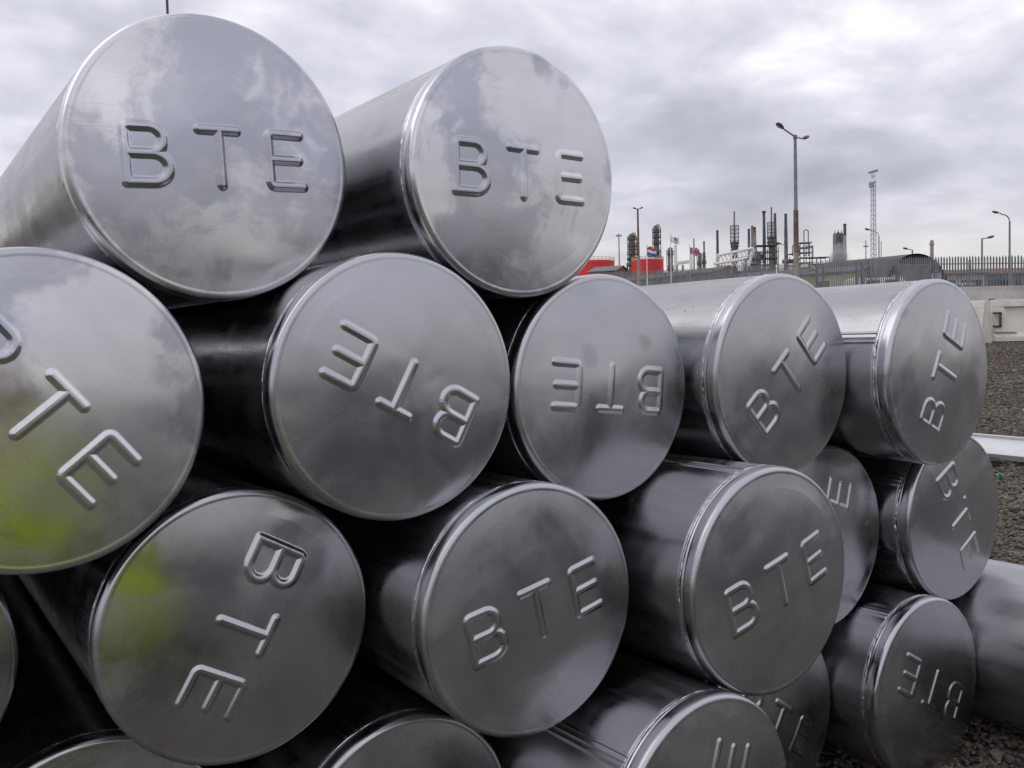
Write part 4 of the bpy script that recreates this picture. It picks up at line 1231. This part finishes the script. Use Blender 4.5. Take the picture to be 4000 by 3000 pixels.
# coordinates relative to PB: +y faces the stack, the camera is at (-0.36, 0.36, 1.09)
body_pts = [((0, -.02, .20), (.15, .12)), ((0, .02, .32), (.14, .11)), ((-.03, .06, .45), (.16, .12)), ((-.06, .08, .56), (.12, .10)), ((-.10, .08, .65), (.055, .055)), ((-.14, .09, .74), (.085, .10)), ((-.15, .09, .84), (.078, .095)),
            ((-.22, .07, .57), (.06, .06)), ((-.40, .14, .66), (.048, .048)), ((-.44, .25, .90), (.036, .036)), ((-.44, .27, .97), (.03, .022)),
            ((.11, .07, .57), (.06, .06)), ((.10, .17, .70), (.048, .048)), ((-.14, .25, .93), (.036, .036)), ((-.20, .265, .99), (.03, .022)),
            ((-.10, -.02, .18), (.10, .10)), ((-.18, .36, .30), (.07, .07)), ((-.20, .06, .10), (.045, .045)), ((-.20, .14, .04), (.045, .035)),
            ((.12, -.02, .18), (.10, .10)), ((.30, .34, .28), (.075, .075)), ((.24, .04, .10), (.045, .045)), ((.24, .14, .04), (.045, .035))]
body_edges = [(0, 1), (1, 2), (2, 3), (3, 4), (4, 5), (5, 6), (3, 7), (7, 8), (8, 9), (9, 10), (3, 11), (11, 12), (12, 13), (13, 14), (0, 15), (15, 16), (16, 17), (17, 18), (0, 19), (19, 20), (20, 21), (21, 22)]
skin_body('body', body_pts, body_edges, M['skin'], pe)
jk = [((body_pts[i][0][0], body_pts[i][0][1], body_pts[i][0][2] - (.04 if i < 3 else 0)), tuple(x * 1.3 + .012 for x in (body_pts[i][1]))) for i in (0, 1, 2, 3, 7, 8, 9, 11, 12, 13)]
jk[0] = (jk[0][0], (.25, .16)); jk[1] = (jk[1][0], (.25, .17)); jk[2] = (jk[2][0], (.24, .16)); jk[6] = ((-.435, .24, .86), (.05, .05)); jk[9] = ((-.12, .24, .91), (.05, .05))
skin_body('jacket', jk, [(0, 1), (1, 2), (2, 3), (3, 4), (4, 5), (5, 6), (3, 7), (7, 8), (8, 9)], M['hivis'], pe)
tr = [((-.02, .0, .30), (.16, .14))] + [(body_pts[i][0], tuple(x * 1.15 + .01 for x in body_pts[i][1])) for i in (15, 16, 17, 19, 20, 21)]
skin_body('trousers', tr, [(0, 1), (1, 2), (2, 3), (0, 4), (4, 5), (5, 6)], M['navy'], pe)
for sx_, bx, by in ((-1, -.20, .06), (1, .24, .05)):
    skin_body('boot', [((bx, by - .02, .06), (.06, .055)), ((bx, by + .08, .045), (.055, .045)), ((bx, by + .19, .04), (.045, .035)), ((bx, by - .01, .15), (.055, .055))], [(0, 1), (1, 2), (0, 3)], M['boot'], pe)
skin_body('hair', [((-.15, .065, .83), (.086, .09)), ((-.15, .075, .90), (.07, .08)), ((-.15, .045, .76), (.075, .06))], [(0, 1), (0, 2)], M['hair'], pe)
for s in (-1, 1):        # hands: palm, four fingers and thumb curled round the camera
    hx = -.435 if s < 0 else -.205
    pts = [((hx, .28, .985), (.03, .014)), ((hx, .285, 1.02), (.036, .014))]; ed = [(0, 1)]
    hd = skin_body('hand', pts, ed, M['skin'], pe)
    for k in range(4):
        fx = hx + (-.027 + .018 * k); ln = (.85, 1.0, .95, .75)[k]
        f = skin_body('finger', [((fx, .285, 1.035), (.009, .009)), ((fx - s * .006, .295, 1.035 + .03 * ln), (.0085, .0085)), ((fx - s * .022, .308, 1.035 + .048 * ln), (.0075, .0075))], [(0, 1), (1, 2)], M['skin'], hd)
    skin_body('thumb', [((hx - s * .025, .28, 1.0), (.011, .011)), ((hx - s * .048, .275, 1.02), (.010, .010)), ((hx - s * .062, .275, 1.042), (.009, .009))], [(0, 1), (1, 2)], M['skin'], hd)

# face: eyes, nose, ears on the head
for sx_ in (-1, 1):
    mb = MB(); mb.lathe(PB + Vector((-.15 + sx_ * .032, .178, .785)), [(.002, -.011), (.011, -.006), (.013, 0), (.011, .006), (.002, .011)], 12); part('eye', mb, M['eye'], pe, 60)
    mb = MB(); mb.lathe(PB + Vector((-.15 + sx_ * .09, .085, .775)), [(.005, -.03), (.012, -.015), (.014, .01), (.006, .03)], 10); part('ear', mb, M['skin'], pe, 60)
mb = MB(); mb.lathe(PB + Vector((-.15, .192, .745)), [(.014, -.012), (.017, 0), (.010, .025), (.005, .05)], 10); part('nose', mb, M['skin'], pe, 60)

# added unseen building far behind the photographer, put in to darken what the caps mirror
def added_dark_building():
    o = Vector((-70, -130, 0)); ax = Vector((1, .12, 0)).normalized(); nx = Vector((-ax.y, ax.x, 0)); L, D, Hh = 75, 18, 7.0
    e = thing('added_dark_building', 'long dark building added out of view behind the photographer to darken cap reflections', 'building', o)
    P = lambda a_, b_, c_: o + ax * a_ - nx * b_ + UPV * c_
    mb = MB(); mb.box(P(L / 2, D / 2, Hh / 2), ax, nx, UPV, L / 2, D / 2, Hh / 2); part('wall', mb, M['hutend'], e)
    mb = MB(); v = [P(-.4, -.4, Hh), P(L + .4, -.4, Hh), P(L + .4, D / 2, Hh + 2), P(-.4, D / 2, Hh + 2), P(-.4, D + .4, Hh), P(L + .4, D + .4, Hh)]
    mb.v = [tuple(q) for q in v]; mb.f = [(0, 1, 2, 3), (3, 2, 5, 4), (0, 3, 4), (1, 5, 2), (0, 4, 5, 1)]; part('roof', mb, M['shedroof'], e)
    for k in range(6):
        mb = MB(); mb.box(P(7 + 12 * k, -.05, 2.2), ax, nx, UPV, 2.0, .05, 2.2); part('roller_door', mb, M['cabin'] if k % 2 else M['shed'], e)


added_dark_building()

# dark ground sheet added behind the camera so the lower caps mirror less light
mb = MB(); nx_ = 40
for i in range(nx_ + 1):
    x = -90 + 180 * i / nx_
    for y in (-2.3 - .12 * noise.noise(Vector((x, 0, 0))), -12, -40): mb.v.append((x, y, 0.016))
for i in range(nx_):
    for k in (0, 1): a = i * 3 + k; mb.f.append((a, a + 1, a + 4, a + 3))
tag(add('added_ground_sheet', mb.mesh('added_ground_sheet', mat('added_ground_dark', (0.05, 0.05, 0.052), 0.85, 0, 0.2, 3, 0.003))), 'dark ground sheet added behind the camera to darken the cap reflections', 'added_ground_sheet', kind='structure')
